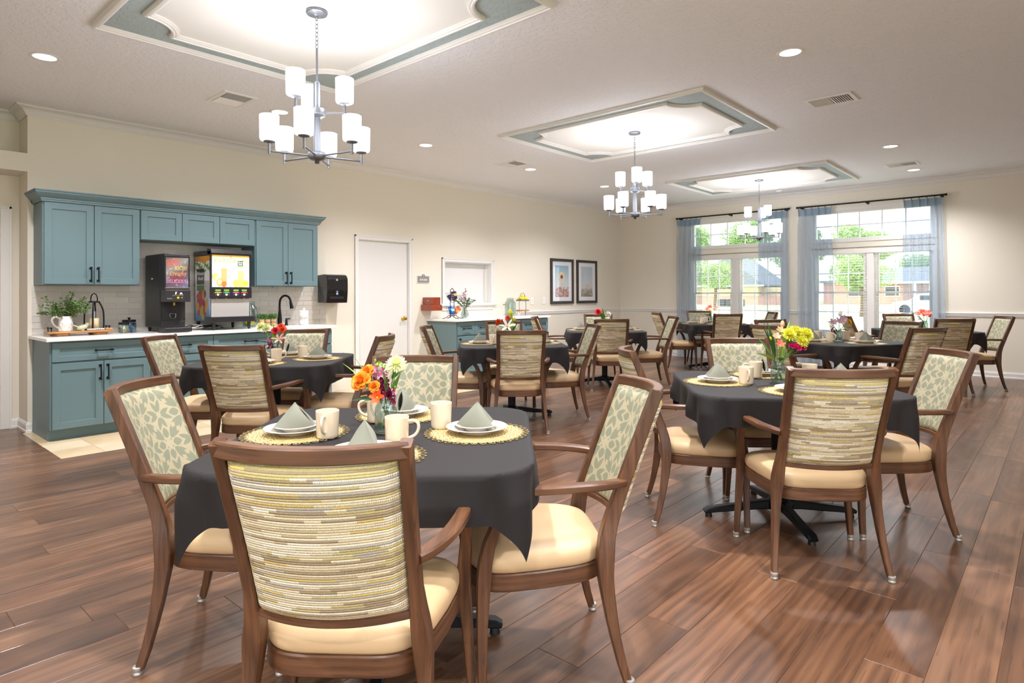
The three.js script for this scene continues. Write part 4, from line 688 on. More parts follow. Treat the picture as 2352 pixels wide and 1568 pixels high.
[['light_switch', 2.645, 'white rocker light switch on the wall beside the sunflower picture'], ['outlet', 2.985, 'white wall plate beside the fruit stand']].forEach(([n, z, l]) => { const g = thing(n, l, 'switch', [.003, 1.148, z]); obj('plate', [rbox(.006, .125, .08, .002)], M.white, g); obj('rocker', [rbox(.006, .068, .034, .002, .003, 0, 0)], M.trim, g); });
{ // sign
  const g = thing('room_sign', 'small grey KITCHEN sign with arched top beside the kitchen door', 'sign', [0, 1.5, 5.54]);
  const sh = (m) => { const s = new THREE.Shape(), w = .122 - m, h = .058 - m, r = .042 - m; s.moveTo(-w, -h); s.lineTo(w, -h); s.lineTo(w, h); s.lineTo(r, h); s.absarc(0, h, r, 0, PI, false); s.lineTo(-w, h); s.lineTo(-w, -h); return s; };
  obj('backing', [new THREE.ExtrudeGeometry(sh(0), { depth: .008, bevelEnabled: false }).rotateY(PI / 2)], M.trim, g); obj('face', [new THREE.ExtrudeGeometry(sh(.009), { depth: .004, bevelEnabled: false }).rotateY(PI / 2).translate(.007, 0, 0)], std({ color: 0x8d8580, roughness: .5 }), g);
  const t = texCanvas(512, 160, (c, W, H) => { c.fillStyle = '#8d8580'; c.fillRect(0, 0, W, H); c.fillStyle = '#f2efec'; c.font = 'bold 88px sans-serif'; c.textAlign = 'center'; c.textBaseline = 'middle'; c.fillText('KITCHEN', W / 2, H / 2, 440); });
  obj('lettering', ...printFace(.2, .062, .0118, -.006, 0, t), g); obj('emblem', [tube([[.012, .05, .004], [.012, .07, .006], [.012, .083, -.002], [.012, .072, -.008], [.012, .062, -.002]], .0018, 14, 5)], M.white, g);
}
{ // two red wooden boxes on the wall
  const m = phys({ color: 0x8e3a1c, roughness: .22, clearcoat: .6, clearcoatRoughness: .1 }), mk = (lab, y, h, x1, z0, z1, lockZ) => { const g = thing('comment_box', lab, 'box', [0, y, (z0 + z1) / 2]), d = (z1 - z0) / 2; obj('case', [rspan(.001, x1, 0, h, -d, d, .004)], m, g); obj('keyhole_plate', [rbox(.003, .014, .009, .001, x1, h * .72, lockZ)], M.chrome, g); return g; };
  mk('lower glossy red-brown wooden comment box on the wall beside the kitchen sign', 1.03, .09, .235, 5.37, 5.585, -.05);
  const g = mk('upper glossy red-brown wooden comment box on the wall beside the kitchen sign', 1.12, .11, .2, 5.37, 5.55, .02); obj('card_slot', [rbox(.016, .012, .003, .001, .12, .06, .0905)], M.white, g);
}
// ---------------------------------------------------------------- on the hatch counter
{
  const g = thing('snack_rack', 'black wire two-basket snack rack on the hatch counter', 'rack', [.34, CT, 5.26], .45);
  obj('frame', [tube([[0, .02, -.075], [0, .2, -.075], [0, .4, -.075], [0, .44, -.06], [0, .445, -.03], [0, .462, 0], [0, .445, .03], [0, .44, .06], [0, .4, .075], [0, .2, .075], [0, .02, .075]], .0052, 60, 7), ...[-.075, .075].flatMap((z) => [tube([[.14, .006, z * 1.2], [.07, .02, z], [.03, .05, z], [0, .05, z], [-.03, .05, z], [-.07, .02, z], [-.12, .006, z * 1.2]], .005, 24, 6)]), tube([[0, .25, -.075], [0, .25, .075]], .0035, 4, 6)], M.blackMetal, g);
  for (const y of [.06, .27]) { const wires = []; for (let i = 0; i <= 6; i++) { const z = -.07 + i * .0233; wires.push(tube([[-.075, y + .12, z], [-.05, y + .03, z], [0, y + .005, z], [.06, y + .03, z], [.1, y + .09, z]], .0011, 12, 4)); } for (const [x, yy] of [[-.075, .12], [-.05, .03], [0, .005], [.06, .03], [.1, .09]]) wires.push(tube([[x, y + yy, -.072], [x, y + yy, .072]], .0016, 3, 5)); obj('basket', wires, M.blackMetal, g); }
  const bag = (x, y, z, rx, ry, rz, col, c2, lab) => { const o = thing('snack_bag', lab, 'snack bag', [x, y - .02, z]); o.rotation.set(rx, ry, rz); o.scale.setScalar(.8); const b = grid(10, 12, (u, v) => { const a = u * 2 * PI, e = Math.sin(PI * clamp(v, .06, .94)), t = .024 * Math.pow(Math.max(e, 0), .6); return V(Math.sin(a) * .055, (v - .5) * .15, Math.cos(a) * t + .004 * Math.sin(9 * v + 5 * u)); }); obj('pouch', [b], phys({ color: col, roughness: .25, metalness: .2, ...DS }), o); obj('printed_band', [grid(10, 4, (u, v) => { const a = u * 2 * PI, t = .024; return V(Math.sin(a) * .0556, (v - .5) * .05, Math.cos(a) * (t + .001) + .002 * Math.sin(5 * u)); })], phys({ color: c2, roughness: .3, ...DS }), o); };
  bag(.36, CT + .375, 5.24, -.5, .7, .5, 0x28243c, 0xd99a3c, 'dark purple snack bag with gold band in the upper basket'); bag(.36, CT + .34, 5.3, -.9, .5, 1.1, 0x1e1c30, 0x4a3a6a, 'dark snack bag lying low in the upper basket');
  bag(.37, CT + .15, 5.3, -.4, .9, .5, 0x1f64b0, 0x9ab8e0, 'blue snack bag in the lower basket'); bag(.4, CT + .15, 5.22, -.3, .5, -.6, 0xd2642e, 0xf0b070, 'orange and red snack bag in the lower basket');
}
{ // eucalyptus in a clear vase
  const x = .32, z = 4.98, v = thing('glass_vase', 'clear rounded glass vase on the hatch counter', 'vase', [x, CT, z]); obj('glass', [lathe([[0, .002], [.04, .002], [.062, .03], [.066, .06], [.05, .11], [.036, .145], [.042, .165], [.039, .165], [.033, .145], [.047, .11], [.062, .06], [.058, .032], [.038, .007], [0, .007]], 28)], M.jarGlass, v);
  const r = rng(31), p = thing('eucalyptus_stems', 'eucalyptus stems with round leaves and red berry sprays in the clear vase', 'plant', [x, CT + .02, z]), st = [], lv = [], red = [];
  for (let i = 0; i < 8; i++) { const a = i * .9 + r() * .4, e = V(.13 * Math.cos(a), .24 + .06 * r(), .15 * Math.sin(a)), c = new THREE.CatmullRomCurve3([V(-.02 * Math.cos(a), 0, -.02 * Math.sin(a)), V(.01 * Math.cos(a), .13, .01 * Math.sin(a)), e]); st.push(new THREE.TubeGeometry(c, 8, .0016, 5)); lv.push(...foliage(r, 9, (k) => [c.getPoint(.6 + .4 * k / 9), V(Math.cos(a) + (r() - .5) * 1.6, r() * .8 - .1, Math.sin(a) + (r() - .5) * 1.6)], .05, .75)); }
  for (let i = 0; i < 3; i++) { const e = V(.02 * i - .02, .34 + .05 * i, .07 - .04 * i), c = new THREE.CatmullRomCurve3([V(0, 0, 0), V(0, .16, .01), e]); st.push(new THREE.TubeGeometry(c, 8, .0014, 5)); for (let k = 0; k < 26; k++) { const q = c.getPoint(.68 + .32 * k / 26); red.push(ball(.006, q.x + (r() - .5) * .05, q.y + (r() - .5) * .03, q.z + (r() - .5) * .05, 6, 5)); } }
  obj('stems', st, M.brownStem, p); obj('leaves', lv, M.leafSage, p).userData.kind = 'stuff'; obj('berries', red, std({ color: 0x8a3038, roughness: .5 }), p).userData.kind = 'stuff';
}
glassDispenser(.26, 3.86, .31, .095, 'clear glass water dispenser jar on the hatch counter'); lemon(.28, CT + .05, 3.87, .4, 'lemon lying inside the clear water dispenser jar', 1.3);
{
  const x = .28, z = 3.57, g = thing('fruit_stand', 'two-tier metal fruit stand with arched handle on the hatch counter', 'fruit stand', [x, CT, z], .2);
  obj('frame', [tube([[0, .05, -.115], [0, .24, -.115], [0, .31, -.1], [0, .37, -.05], [0, .385, 0], [0, .37, .05], [0, .31, .1], [0, .24, .115], [0, .05, .115]], .005, 60, 8)], M.nickel, g);
  for (const y of [.075, .25]) obj('tray', uvBox([lathe([[0, y], [.112, y], [.116, y + .004], [.116, y + .022], [.112, y + .022], [.112, y + .006], [0, y + .006]], 36)], 'z', .4), y < .1 ? M.lightWood : M.nickel, g);
  for (let i = 0; i < 3; i++) { const a = i * 2.09 + .5; obj('foot', [tube([[.09 * Math.cos(a), .075, .09 * Math.sin(a)], [.095 * Math.cos(a), .03, .095 * Math.sin(a)], [.105 * Math.cos(a), .003, .105 * Math.sin(a)]], .004, 8, 6)], M.nickel, g); }
  [[.03, .04], [-.03, .06], [.04, -.03], [-.03, -.04], [.0, 0]].forEach(([a, b], i) => lemon(x + a, CT + .288 + (i === 4 ? .038 : 0), z + b, i * 1.1, 'yellow lemon on the top tier of the fruit stand'));
}
// framed pictures
function picture(z0, z1, label, draw) {
  const w = z1 - z0, y0 = 1.085, h = .86, g = thing('framed_picture', label, 'picture', [0, y0, (z0 + z1) / 2], 0, 'framed pictures in the room corner'), fm = std({ color: 0x3a322e, roughness: .4, metalness: .2 }), t = .05, prof = (a, b, c, d) => rspan(.002, .034, a, b, c, d, .006);
  obj('frame', [prof(0, t, -w / 2, w / 2), prof(h - t, h, -w / 2, w / 2), prof(t - .004, h - t + .004, -w / 2, -w / 2 + t), prof(t - .004, h - t + .004, w / 2 - t, w / 2), span(.034, .037, .004, .012, -w / 2 + .004, w / 2 - .004), span(.034, .037, h - .012, h - .004, -w / 2 + .004, w / 2 - .004)], fm, g);
  obj('mount', [span(.004, .012, t - .01, h - t + .01, -w / 2 + t - .01, w / 2 - t + .01)], std({ color: 0xe9e9ee, roughness: .7 }), g);
  obj('print', [new THREE.PlaneGeometry(w - .3, h - .26).rotateY(PI / 2).translate(.0128, h / 2, 0)], std({ map: texCanvas(512, 768, draw), roughness: .6 }), g);
  obj('glazing', [span(.018, .02, t - .005, h - t + .005, -w / 2 + t - .005, w / 2 - t + .005)], M.glass, g);
}
picture(1.735, 2.455, 'dark-framed print of a tall sunflower against pale blue sky', (c, W, H) => {
  const r = rng(81), g = c.createLinearGradient(0, 0, 0, H); g.addColorStop(0, '#8fb4c4'); g.addColorStop(.5, '#c9d6da'); g.addColorStop(.7, '#dad2ce'); g.addColorStop(1, '#b48a86'); c.fillStyle = g; c.fillRect(0, 0, W, H);
  for (let i = 0; i < 90; i++) { const y = H * (.7 + .3 * r()); c.fillStyle = ['#a9746c', '#c9a08c', '#8e5a58', '#dcc0ae', '#9c6e74'][i % 5]; c.globalAlpha = .7; c.beginPath(); c.arc(W * r(), y, 12 + 26 * r(), 0, 7); c.fill(); } c.globalAlpha = 1;
  c.strokeStyle = '#8d8f74'; c.lineWidth = 8; c.beginPath(); c.moveTo(W * .47, H * .36); c.lineTo(W * .46, H * .95); c.stroke();
  for (let i = 0; i < 22; i++) { c.save(); c.translate(W * .47, H * .36); c.rotate(i * PI / 11); c.fillStyle = i % 2 ? '#ecd6b4' : '#e2c49c'; c.beginPath(); c.ellipse(0, -82, 18, 48, 0, 0, 7); c.fill(); c.restore(); } c.fillStyle = '#7a5a4a'; c.beginPath(); c.arc(W * .47, H * .36, 50, 0, 7); c.fill(); c.fillStyle = '#5e4038'; c.beginPath(); c.arc(W * .47, H * .36, 28, 0, 7); c.fill();
});
picture(.92, 1.62, 'dark-framed print of a hazy wildflower meadow with small birds', (c, W, H) => {
  const r = rng(82), g = c.createLinearGradient(0, 0, 0, H); g.addColorStop(0, '#b4c0cc'); g.addColorStop(.55, '#c9cdd4'); g.addColorStop(.72, '#cfc6bc'); g.addColorStop(1, '#6f6660'); c.fillStyle = g; c.fillRect(0, 0, W, H);
  for (let i = 0; i < 130; i++) { const y = H * (.68 + .32 * Math.sqrt(r())); c.globalAlpha = .55; c.fillStyle = ['#4c4a50', '#7d6e5c', '#c0a878', '#5c5a60', '#d8cfc0'][i % 5]; c.beginPath(); c.arc(W * r(), y, 6 + 20 * r(), 0, 7); c.fill(); } c.globalAlpha = 1;
  for (let i = 0; i < 16; i++) { const x = W * r(), y = H * (.5 + .2 * r()); c.strokeStyle = '#8f8a80'; c.lineWidth = 3; c.beginPath(); c.moveTo(x, y); c.lineTo(x + 10, H * .85); c.stroke(); c.fillStyle = '#e4ded2'; c.beginPath(); c.ellipse(x, y, 9, 14, 0, 0, 7); c.fill(); }
  c.strokeStyle = '#5a5f68'; c.lineWidth = 5; for (let i = 0; i < 6; i++) { const x = W * (.1 + .12 * r()), y = H * (.25 + .035 * i * 1.2); c.beginPath(); c.arc(x, y, 16, PI * 1.1, PI * 1.8); c.stroke(); }
});
// ---------------------------------------------------------------- armchair: built once, then copied
const stripePal = [[238, 231, 210], [248, 243, 226], [226, 214, 188], [194, 178, 148], [166, 150, 122], [214, 191, 116], [184, 180, 172], [198, 186, 132], [236, 223, 190], [220, 209, 180]];
const stripeHash = []; { const r = rng(12); for (let j = 0; j < 64; j++) { const row = []; let x = 0; const base = Math.floor(r() * 10); while (x < 1) { const l = .08 + .5 * r() * r(); row.push([x, r() < .55 ? base : Math.floor(r() * 10)]); x += l; } stripeHash.push(row); } }
const stripeTex = texData(1024, 1024, (u, v) => { const j = Math.floor(v * 64) % 64, row = stripeHash[j]; let c = row[0][1]; for (const [x, k] of row) if (u >= x) c = k; const p = stripePal[c], thread = .93 + .1 * vnoise(u * 512, v * 128, 512, 128, 7), dash = j % 9 === 4 ? (Math.sin(u * 2 * PI * 110) > 0 ? 1.1 : .84) : 1; return p.map((q) => q * thread * dash); });
const stripeBump = texData(512, 1024, (u, v) => { const f = (v * 64) % 1, j = Math.floor(v * 64); return grey(255 * Math.pow(Math.sin(PI * f), .6) * (.82 + .18 * Math.sin(u * 2 * PI * 96 + (j % 2) * PI))); }, false);
const damaskTex = texCanvas(1024, 1024, (c, W, H) => {
  const r = rng(44), P = 512; c.fillStyle = '#aea284'; c.fillRect(0, 0, W, H);
  const leafShape = (cx, cy, a, r0, r1, w, bend = 0) => { c.save(); c.translate(cx, cy); c.rotate(a); c.beginPath(); c.moveTo(0, -r0); c.bezierCurveTo(w + bend, -lerp(r0, r1, .3), w * .9 + bend, -lerp(r0, r1, .75), bend * .4, -r1); c.bezierCurveTo(-w + bend, -lerp(r0, r1, .7), -w * .9 + bend, -lerp(r0, r1, .3), 0, -r0); c.fill(); c.restore(); };
  const lens = (cx, cy, a, r0, r1, w, bend = 0) => { c.save(); c.translate(cx, cy); c.rotate(a); const m = lerp(r0, r1, .45); c.beginPath(); c.moveTo(0, -r0); c.bezierCurveTo(w * .5 + bend, -lerp(r0, r1, .12), w * 1.25 + bend, -m, bend * .5, -r1); c.bezierCurveTo(-w * 1.25 + bend, -m, -w * .5 + bend, -lerp(r0, r1, .12), 0, -r0); c.fill(); c.restore(); };
  c.fillStyle = '#84866f';
  for (let i = -1; i <= 4; i++) for (let j = -1; j <= 4; j++) {
    const cx = i * P / 2, cy = j * P / 2;
    if ((i + j) % 2 === 0) { for (let k = 0; k < 8; k++) lens(cx, cy, k * PI / 4 + PI / 8, 22, k % 2 ? 128 : 142, 31, k % 2 ? 9 : -9); }
    else { for (let k = 0; k < 4; k++) { lens(cx, cy, k * PI / 2 + PI / 4, 58, 188, 46); lens(cx, cy, k * PI / 2, 48, 142, 50); lens(cx, cy, k * PI / 2 + .52, 98, 176, 17, 6); lens(cx, cy, k * PI / 2 - .52, 98, 176, 17, -6); } for (let k = 0; k < 4; k++) { c.save(); c.translate(cx, cy); c.rotate(k * PI / 2 + PI / 4); c.fillRect(-7, -50, 14, 14); c.restore(); } }
  }
  c.fillStyle = 'rgba(120,118,92,.32)'; for (let i = 0; i < 9000; i++) c.fillRect(W * r(), H * r(), 3, 3);
  c.fillStyle = 'rgba(196,186,160,.5)'; for (let i = 0; i < 6000; i++) c.fillRect(W * r(), H * r(), 2, 2);
});
M.stripe = std({ map: stripeTex, color: 0xfaf4ea, bumpMap: stripeBump, bumpScale: .0025, roughness: .85 });
M.damask = phys({ map: damaskTex, roughness: .6, bumpMap: tx(weaveBump, 3), bumpScale: .0004, sheen: .25, sheenRoughness: .5 });
function postAt(y) {
  const K = [[0, .25, 0], [.1, .238, .03], [.2, .228, .05], [.33, .217, .068], [.4, .213, .07], [.48, .205, .06], [.55, .201, .038], [.7, .203, -.017], [.82, .2065, -.063], [.955, .21, -.115]];
  let i = 0; while (i < K.length - 2 && y > K[i + 1][0]) i++; const a = K[i], b = K[i + 1], t = (y - a[0]) / (b[0] - a[0]); return [lerp(a[1], b[1], t), lerp(a[2], b[2], t)];
}
function armchair(label, pos, turn, group) {
  const g = thing('armchair', label, 'armchair', pos, turn, group), W = .5;
  const glide = (x, z, parent) => obj('glide', [lathe([[0, 0], [.014, 0], [.0155, .003], [.0155, .009], [.0125, .011], [.0125, .014], [.0155, .016], [.0165, .027], [.015, .029], [0, .029]], 16).translate(x, 0, z)], M.glide, parent);
  for (const s of [-1, 1]) {
    const ys = [.02, .08, .15, .22, .29, .34, .39, .43, .47, .51, .56, .64, .74, .85, .948];
    const hx = [.0125, .0132, .014, .015, .016, .018, .022, .023, .021, .018, .0155, .015, .0148, .0146, .0145], hz = [.0135, .0145, .016, .019, .022, .025, .027, .027, .026, .0245, .023, .0215, .0205, .0195, .019];
    const pts = ys.map((y) => { const [x, z] = postAt(y); return V(s * x, y, z); });
    const leg = obj('rear_leg', uvBox(sweep(pts, (i) => sect(hx[i], hz[i], .004), V(0, 0, 1), .5), 'y', W, [s * .2, 0]), M.wood, g); glide(s * .25, 0, leg);
    const fp = [[.286, .02, .477], [.279, .12, .478], [.271, .24, .477], [.263, .33, .473], [.262, .385, .47], [.263, .43, .466], [.268, .485, .455], [.274, .55, .43], [.278, .6, .395], [.28, .638, .35]].map(([x, y, z]) => V(s * x, y, z));
    const fh = [.0135, .015, .0175, .021, .0225, .0215, .0195, .0175, .0165, .016];
    const fl = obj('front_leg', uvBox(sweep(fp, (i) => sect(fh[i] * .92, fh[i], .004), V(0, 0, 1), .5), 'y', W, [s * .3, .2]), M.wood, g); glide(s * .286, .477, fl);
    const ap = curve([[s * .209, .648, .004], [s * .232, .651, .04], [s * .262, .655, .12], [s * .279, .657, .22], [s * .284, .656, .31], [s * .281, .65, .385]], 18);
    obj('armrest', uvBox(sweep(ap, (i, t) => sect(lerp(.0165, .021, Math.sin(t * PI)) * (t > .95 ? .8 : 1), .0125 * (t > .95 ? .7 : 1), .005), V(0, 1, 0), .5), 'z', W, [s * .1, .5]), M.wood, g);
  }
  const zt = postAt(.93)[1], zl = postAt(.497)[1], sag = .062, arcPts = (hw, y, z, sg) => { const p = []; for (let i = 0; i <= 20; i++) { const q = i / 10 - 1; p.push(V(q * hw, y, z - sg * (1 - q * q))); } return p; };
  obj('top_rail', uvBox(sweep(arcPts(.21, .931, zt, sag), () => sect(.0165, .0185, .004), V(0, 1, 0), .5), 'x', W), M.wood, g);
  obj('lower_rail', uvBox(sweep(arcPts(.2, .5, zl, sag), () => sect(.0125, .011, .003), V(0, 1, 0), .5), 'x', W, [.3, .4]), M.wood, g);
  const edge = (s, v) => { const a = 1 - Math.abs(s), b = Math.min(v, 1 - v) * 2; return Math.sqrt(smooth(a / .16)) * Math.sqrt(smooth(b / .14)); };
  const pad = (off) => (u, v) => { const s = u * 2 - 1, y = lerp(.508, .915, v), [px, pz] = postAt(y), hw = px - .0125; return V(s * hw, y, pz - sag * (1 - s * s) + off(s, v)); };
  obj('backrest_front', grid(28, 28, pad((s, v) => .002 + .02 * edge(s, v)), (u, v) => [u * .9 + .12, v * .92 + .07]), M.damask, g);
  const rear = grid(28, 28, (u, v) => pad((s, w) => -.004 - .031 * edge(s, w))(1 - u, v), (u, v) => [1 - u, v]); obj('backrest_rear', rear, M.stripe, g);
  const outline = (k, y, dx = 0) => { const r = []; for (let i = 0; i < 44; i++) { const a = i / 44 * 2 * PI, c = Math.cos(a), s = Math.sin(a), q = (v, e) => Math.sign(v) * Math.pow(Math.abs(v), e), z = .278 + q(s, .42) * .226 * k, t = (z - .055) / .44, hw = lerp(.196, .266, clamp(t, 0, 1)) + .012 * Math.sin(PI * clamp(t, 0, 1)) + dx; r.push(V(-q(c, .42) * hw * k, y, z + (s > .3 ? .014 * (1 - c * c * 1) : 0))); } return r; };
  obj('seat', [loft([outline(.955, .384), outline(.985, .392), outline(1, .405), outline(1, .42), outline(.985, .434), outline(.94, .446), outline(.82, .456), outline(.6, .463), outline(.3, .466), outline(.04, .467)], { crease: 1 })], M.seat, g);
  obj('seat_frame', uvBox(loft([outline(.99, .33), outline(1.0, .333), outline(1.0, .381), outline(.985, .385)], { crease: .5 }), 'x', W, [.5, .1]), M.wood, g);
  return g;
}
// ---------------------------------------------------------------- tables
const TAB = { T1: [5.374, 10.246, 41.96], T2: [6.025, 7.997, 34.86], T3: [2.519, 9.195, 43.28], T4: [2.935, 6.823, 46.31], T5: [2.361, 4.208, 38.04], T6: [2.742, 1.464, 39.17], T7: [5.442, 4.447, -28.16], T8: [5.805, 1.637, 28.64] };
const CH4 = { T1: [[5.949, 10.843, 219], [6.009, 9.735, 318.1], [4.792, 9.644, 43.9], [4.743, 10.757, 135.8]], T2: [[6.475, 8.66, 217], [6.687, 7.552, 305.3], [5.577, 7.375, 42.4], [5.425, 8.388, 124]], T3: [[3.113, 9.754, 216.3], [3.078, 8.675, 309.1], [1.965, 8.658, 37.5], [1.909, 9.746, 130.2]], T4: [[3.547, 7.386, 226], [3.465, 6.291, 319.2], [2.296, 6.23, 48.2], [2.403, 7.369, 129.3]], T5: [[2.846, 4.791, 216.6], [3.048, 3.713, 312.2], [1.824, 3.552, 38.9], [1.677, 4.728, 125.9]], T6: [[3.232, 2.072, 218], [3.435, .908, 306], [2.225, .838, 39.2], [2.088, 1.998, 134.8]], T7: [[5.037, 5.165, 155.3], [6.216, 4.855, 240.7], [5.847, 3.73, 338.2], [4.671, 4.039, 58.9]], T8: [[6.176, 2.327, 212], [6.536, 1.254, 299.9], [5.42, .91, 39.3], [5.059, 2.039, 114.1]] };
const WHO = { T1: 'orange rose table', T2: 'yellow chrysanthemum table', T3: 'drink counter table', T4: 'white lily table', T5: 'picture wall table', T6: 'picture-side window table', T7: 'mauve flower table', T8: 'side-wall window table' };
const SIDES = ['open floor side', 'window side', 'room corner side', 'drink counter side'];
const sideOf = (t, i) => (t === 'T7' ? SIDES[[3, 0, 1, 2][i]] : SIDES[i]);
let chair0 = null;
for (const t of Object.keys(TAB)) CH4[t].forEach(([x, z, a], i) => {
  const look = i === 0 ? 'striped-back' : 'leaf-patterned', label = `${look} wooden armchair at the ${WHO[t]}, ${sideOf(t, i)}`, grp = 'armchairs at the ' + WHO[t];
  if (!chair0) chair0 = armchair(label, [x, 0, z], a * D2R, grp); else copy(chair0, label, [x, 0, z], a * D2R, grp);
});
const TOP = .752, HALF = .53, RC = .16, DROP = .145;
let table0 = null;
function table(t, x, z, turn) {
  const label = `black pedestal table under the dark cloth of the ${WHO[t]}`;
  if (table0) { copy(table0, label, [x, 0, z], turn, 'square pedestal dining tables'); return; }
  const g = table0 = thing('dining_table', label, 'table', [x, 0, z], turn, 'square pedestal dining tables');
  const s = new THREE.Shape(), a = HALF - .004, r = RC - .01; s.moveTo(-a + r, -a); s.lineTo(a - r, -a); s.absarc(a - r, -a + r, r, -PI / 2, 0, false); s.lineTo(a, a - r); s.absarc(a - r, a - r, r, 0, PI / 2, false); s.lineTo(-a + r, a); s.absarc(-a + r, a - r, r, PI / 2, PI, false); s.lineTo(-a, -a + r); s.absarc(-a + r, -a + r, r, PI, 1.5 * PI, false);
  obj('tabletop', uvBox([new THREE.ExtrudeGeometry(s, { depth: .03, bevelEnabled: false, curveSegments: 6 }).rotateX(PI / 2).translate(0, TOP - .006, 0)], 'x', .6), M.wood, g);
  obj('column', [cyl(.04, .04, .62, 0, .07, 0, 24), lathe([[0, .05], [.075, .05], [.072, .085], [.05, .11], [.04, .12]], 24)], M.iron, g);
  obj('top_plate', [rbox(.5, .02, .06, .004, 0, TOP - .048, 0), rbox(.06, .02, .5, .004, 0, TOP - .05, 0), cyl(.06, .09, .03, 0, TOP - .09, 0, 20)], M.iron, g);
  for (let i = 0; i < 4; i++) {
    const a2 = i * PI / 2 - .1, d = V(Math.cos(a2), 0, Math.sin(a2)), P = [[.03, .075], [.12, .07], [.24, .056], [.34, .046], [.4, .04], [.425, .03]].map(([q, y]) => d.clone().multiplyScalar(q).setY(y));
    const hh = [.028, .024, .02, .017, .015, .01], hw = [.024, .023, .022, .023, .026, .022]; const f = obj('foot', [sweep(P, (k) => sect(hw[k], hh[k], .006), V(0, 1, 0), .5)], M.iron, g); obj('leveler', [cyl(.02, .016, .026, d.x * .4, 0, d.z * .4, 14)], M.black, f);
  }
}
function clothGeo(seed) {
  const r = rng(seed), N = 84, L = HALF + DROP, c0 = HALF - RC, ph = Array.from({ length: 16 }, () => r());
  return grid(N, N, (u, v) => {
    const warp = (q) => { const s = q * 2 - 1, e = c0 / L; return (Math.abs(s) < .42 ? s / .42 * e : Math.sign(s) * (e + (Math.abs(s) - .42) / .58 * (1 - e))) * L; };
    const x = warp(u), z = -warp(v), ax = Math.abs(x), az = Math.abs(z), sx = Math.sign(x) || 1, sz = Math.sign(z) || 1;
    const qx = Math.max(ax - c0, 0), qz = Math.max(az - c0, 0), rr = Math.hypot(qx, qz), e = rr - RC, corner = qx > 0 && qz > 0;
    const wr = .0012 * (vnoise(u * 7 + ph[0] * 9, v * 7, 64, 64, seed) - .5) * 2;
    if (e <= 0) return V(x, TOP + .006 + wr, z);
    const nx = rr ? qx / rr : 0, nz = rr ? qz / rr : 0, er = Math.min(e, .012), round = er;          // small roll at the table edge
    let phi = .07;
    if (corner) { const th = Math.atan2(qz, qx) / D2R, k = (sx > 0 ? 1 : 0) + (sz > 0 ? 2 : 0), d = (ph[k] - .5) * 22; phi = .05 + .22 * Math.exp(-(((th - 45 - d) / 17) ** 2)) - .16 * (Math.exp(-(((th - 14) / 11) ** 2)) + Math.exp(-(((th - 76) / 11) ** 2))); }
    else { const s = qx > 0 ? z : x, k = qx > 0 ? (sx > 0 ? 4 : 5) : (sz > 0 ? 6 : 7); phi += .2 * Math.sin(s * 9 + ph[k] * 6.3) + .12 * Math.sin(s * 21 + ph[k + 4] * 6.3); phi *= smooth((c0 - Math.abs(s)) / .1); phi += .07 * (1 - smooth((c0 - Math.abs(s)) / .1)); }
    const h = Math.max(0, e - .004), out = .006 + Math.max(-.02, Math.min(h, .09) * Math.sin(phi)), down = .5 * er + h * Math.cos(phi);
    const bx = sx * (Math.min(ax, c0) + nx * (RC + out)), bz = sz * (Math.min(az, c0) + nz * (RC + out));
    return V(bx, TOP + .006 - down, bz);
  }, (u, v) => [u * 1.3, v * 1.3]);
}
// ---------------------------------------------------------------- place settings
const goldTex = texData(512, 512, (u, v) => { const dx = u - .5, dy = v - .5, rr = Math.hypot(dx, dy) * 2, a = Math.atan2(dy, dx), w = Math.sin(rr * 100 + 5 * Math.sin(a * 18)) * Math.sin(a * 48 + rr * 24), k = .4 + .6 * smooth(.62 + 1.1 * w); return [240 * k, 208 * k, 138 * k]; });
const goldBump = texData(512, 512, (u, v) => { const dx = u - .5, dy = v - .5, rr = Math.hypot(dx, dy) * 2, a = Math.atan2(dy, dx); return grey(255 * smooth(.62 + 1.1 * Math.sin(rr * 100 + 5 * Math.sin(a * 18)) * Math.sin(a * 48 + rr * 24))); }, false);
M.gold = phys({ map: goldTex, bumpMap: goldBump, bumpScale: .0012, roughness: .42, metalness: .15 });
let set0 = null;
const matGeo = (() => {
  const s = new THREE.Shape(); const n = 240, R = .172; for (let i = 0; i < n; i++) { const a = i / n * 2 * PI, q = R + .004 * Math.cos(a * 36); i ? s.lineTo(q * Math.cos(a), q * Math.sin(a)) : s.moveTo(q, 0); }
  const g = new THREE.ExtrudeGeometry(s, { depth: .0016, bevelEnabled: false }).rotateX(-PI / 2), uv = g.attributes.uv, p = g.attributes.position; for (let i = 0; i < p.count; i++) uv.setXY(i, p.getX(i) / .38 + .5, p.getZ(i) / .38 + .5);
  const loops = []; for (let i = 0; i < 36; i++) { const a = i / 36 * 2 * PI; loops.push(new THREE.TorusGeometry(.0105, .0022, 5, 12).scale(1, 1.25, .6).rotateX(PI / 2).rotateY(PI / 2).translate(.18, .0014, 0).rotateY(a)); }
  const m = merge([g, ...loops]); return m;
})();
const plateGeo = lathe([[0, .004], [.055, .004], [.06, .0], [.064, .0], [.068, .005], [.078, .012], [.112, .0205], [.1135, .0225], [.112, .024], [.08, .0165], [.07, .012], [.062, .0095], [0, .009]], 44);
const sideGeo = lathe([[0, .003], [.04, .003], [.043, 0], [.047, 0], [.052, .006], [.062, .014], [.079, .0185], [.0805, .0205], [.079, .022], [.062, .0185], [.052, .012], [0, .009]], 40);
const mugGeo = lathe([[0, .002], [.03, .002], [.034, 0], [.0365, .003], [.0385, .012], [.0395, .05], [.0412, .094], [.0405, .097], [.0385, .0955], [.0365, .05], [.035, .014], [.03, .009], [0, .008]], 36);
const mugHandle = tube([[0, .08, .038], [0, .083, .056], [0, .074, .071], [0, .054, .073], [0, .034, .062], [0, .022, .037]], .0055, 24, 8);
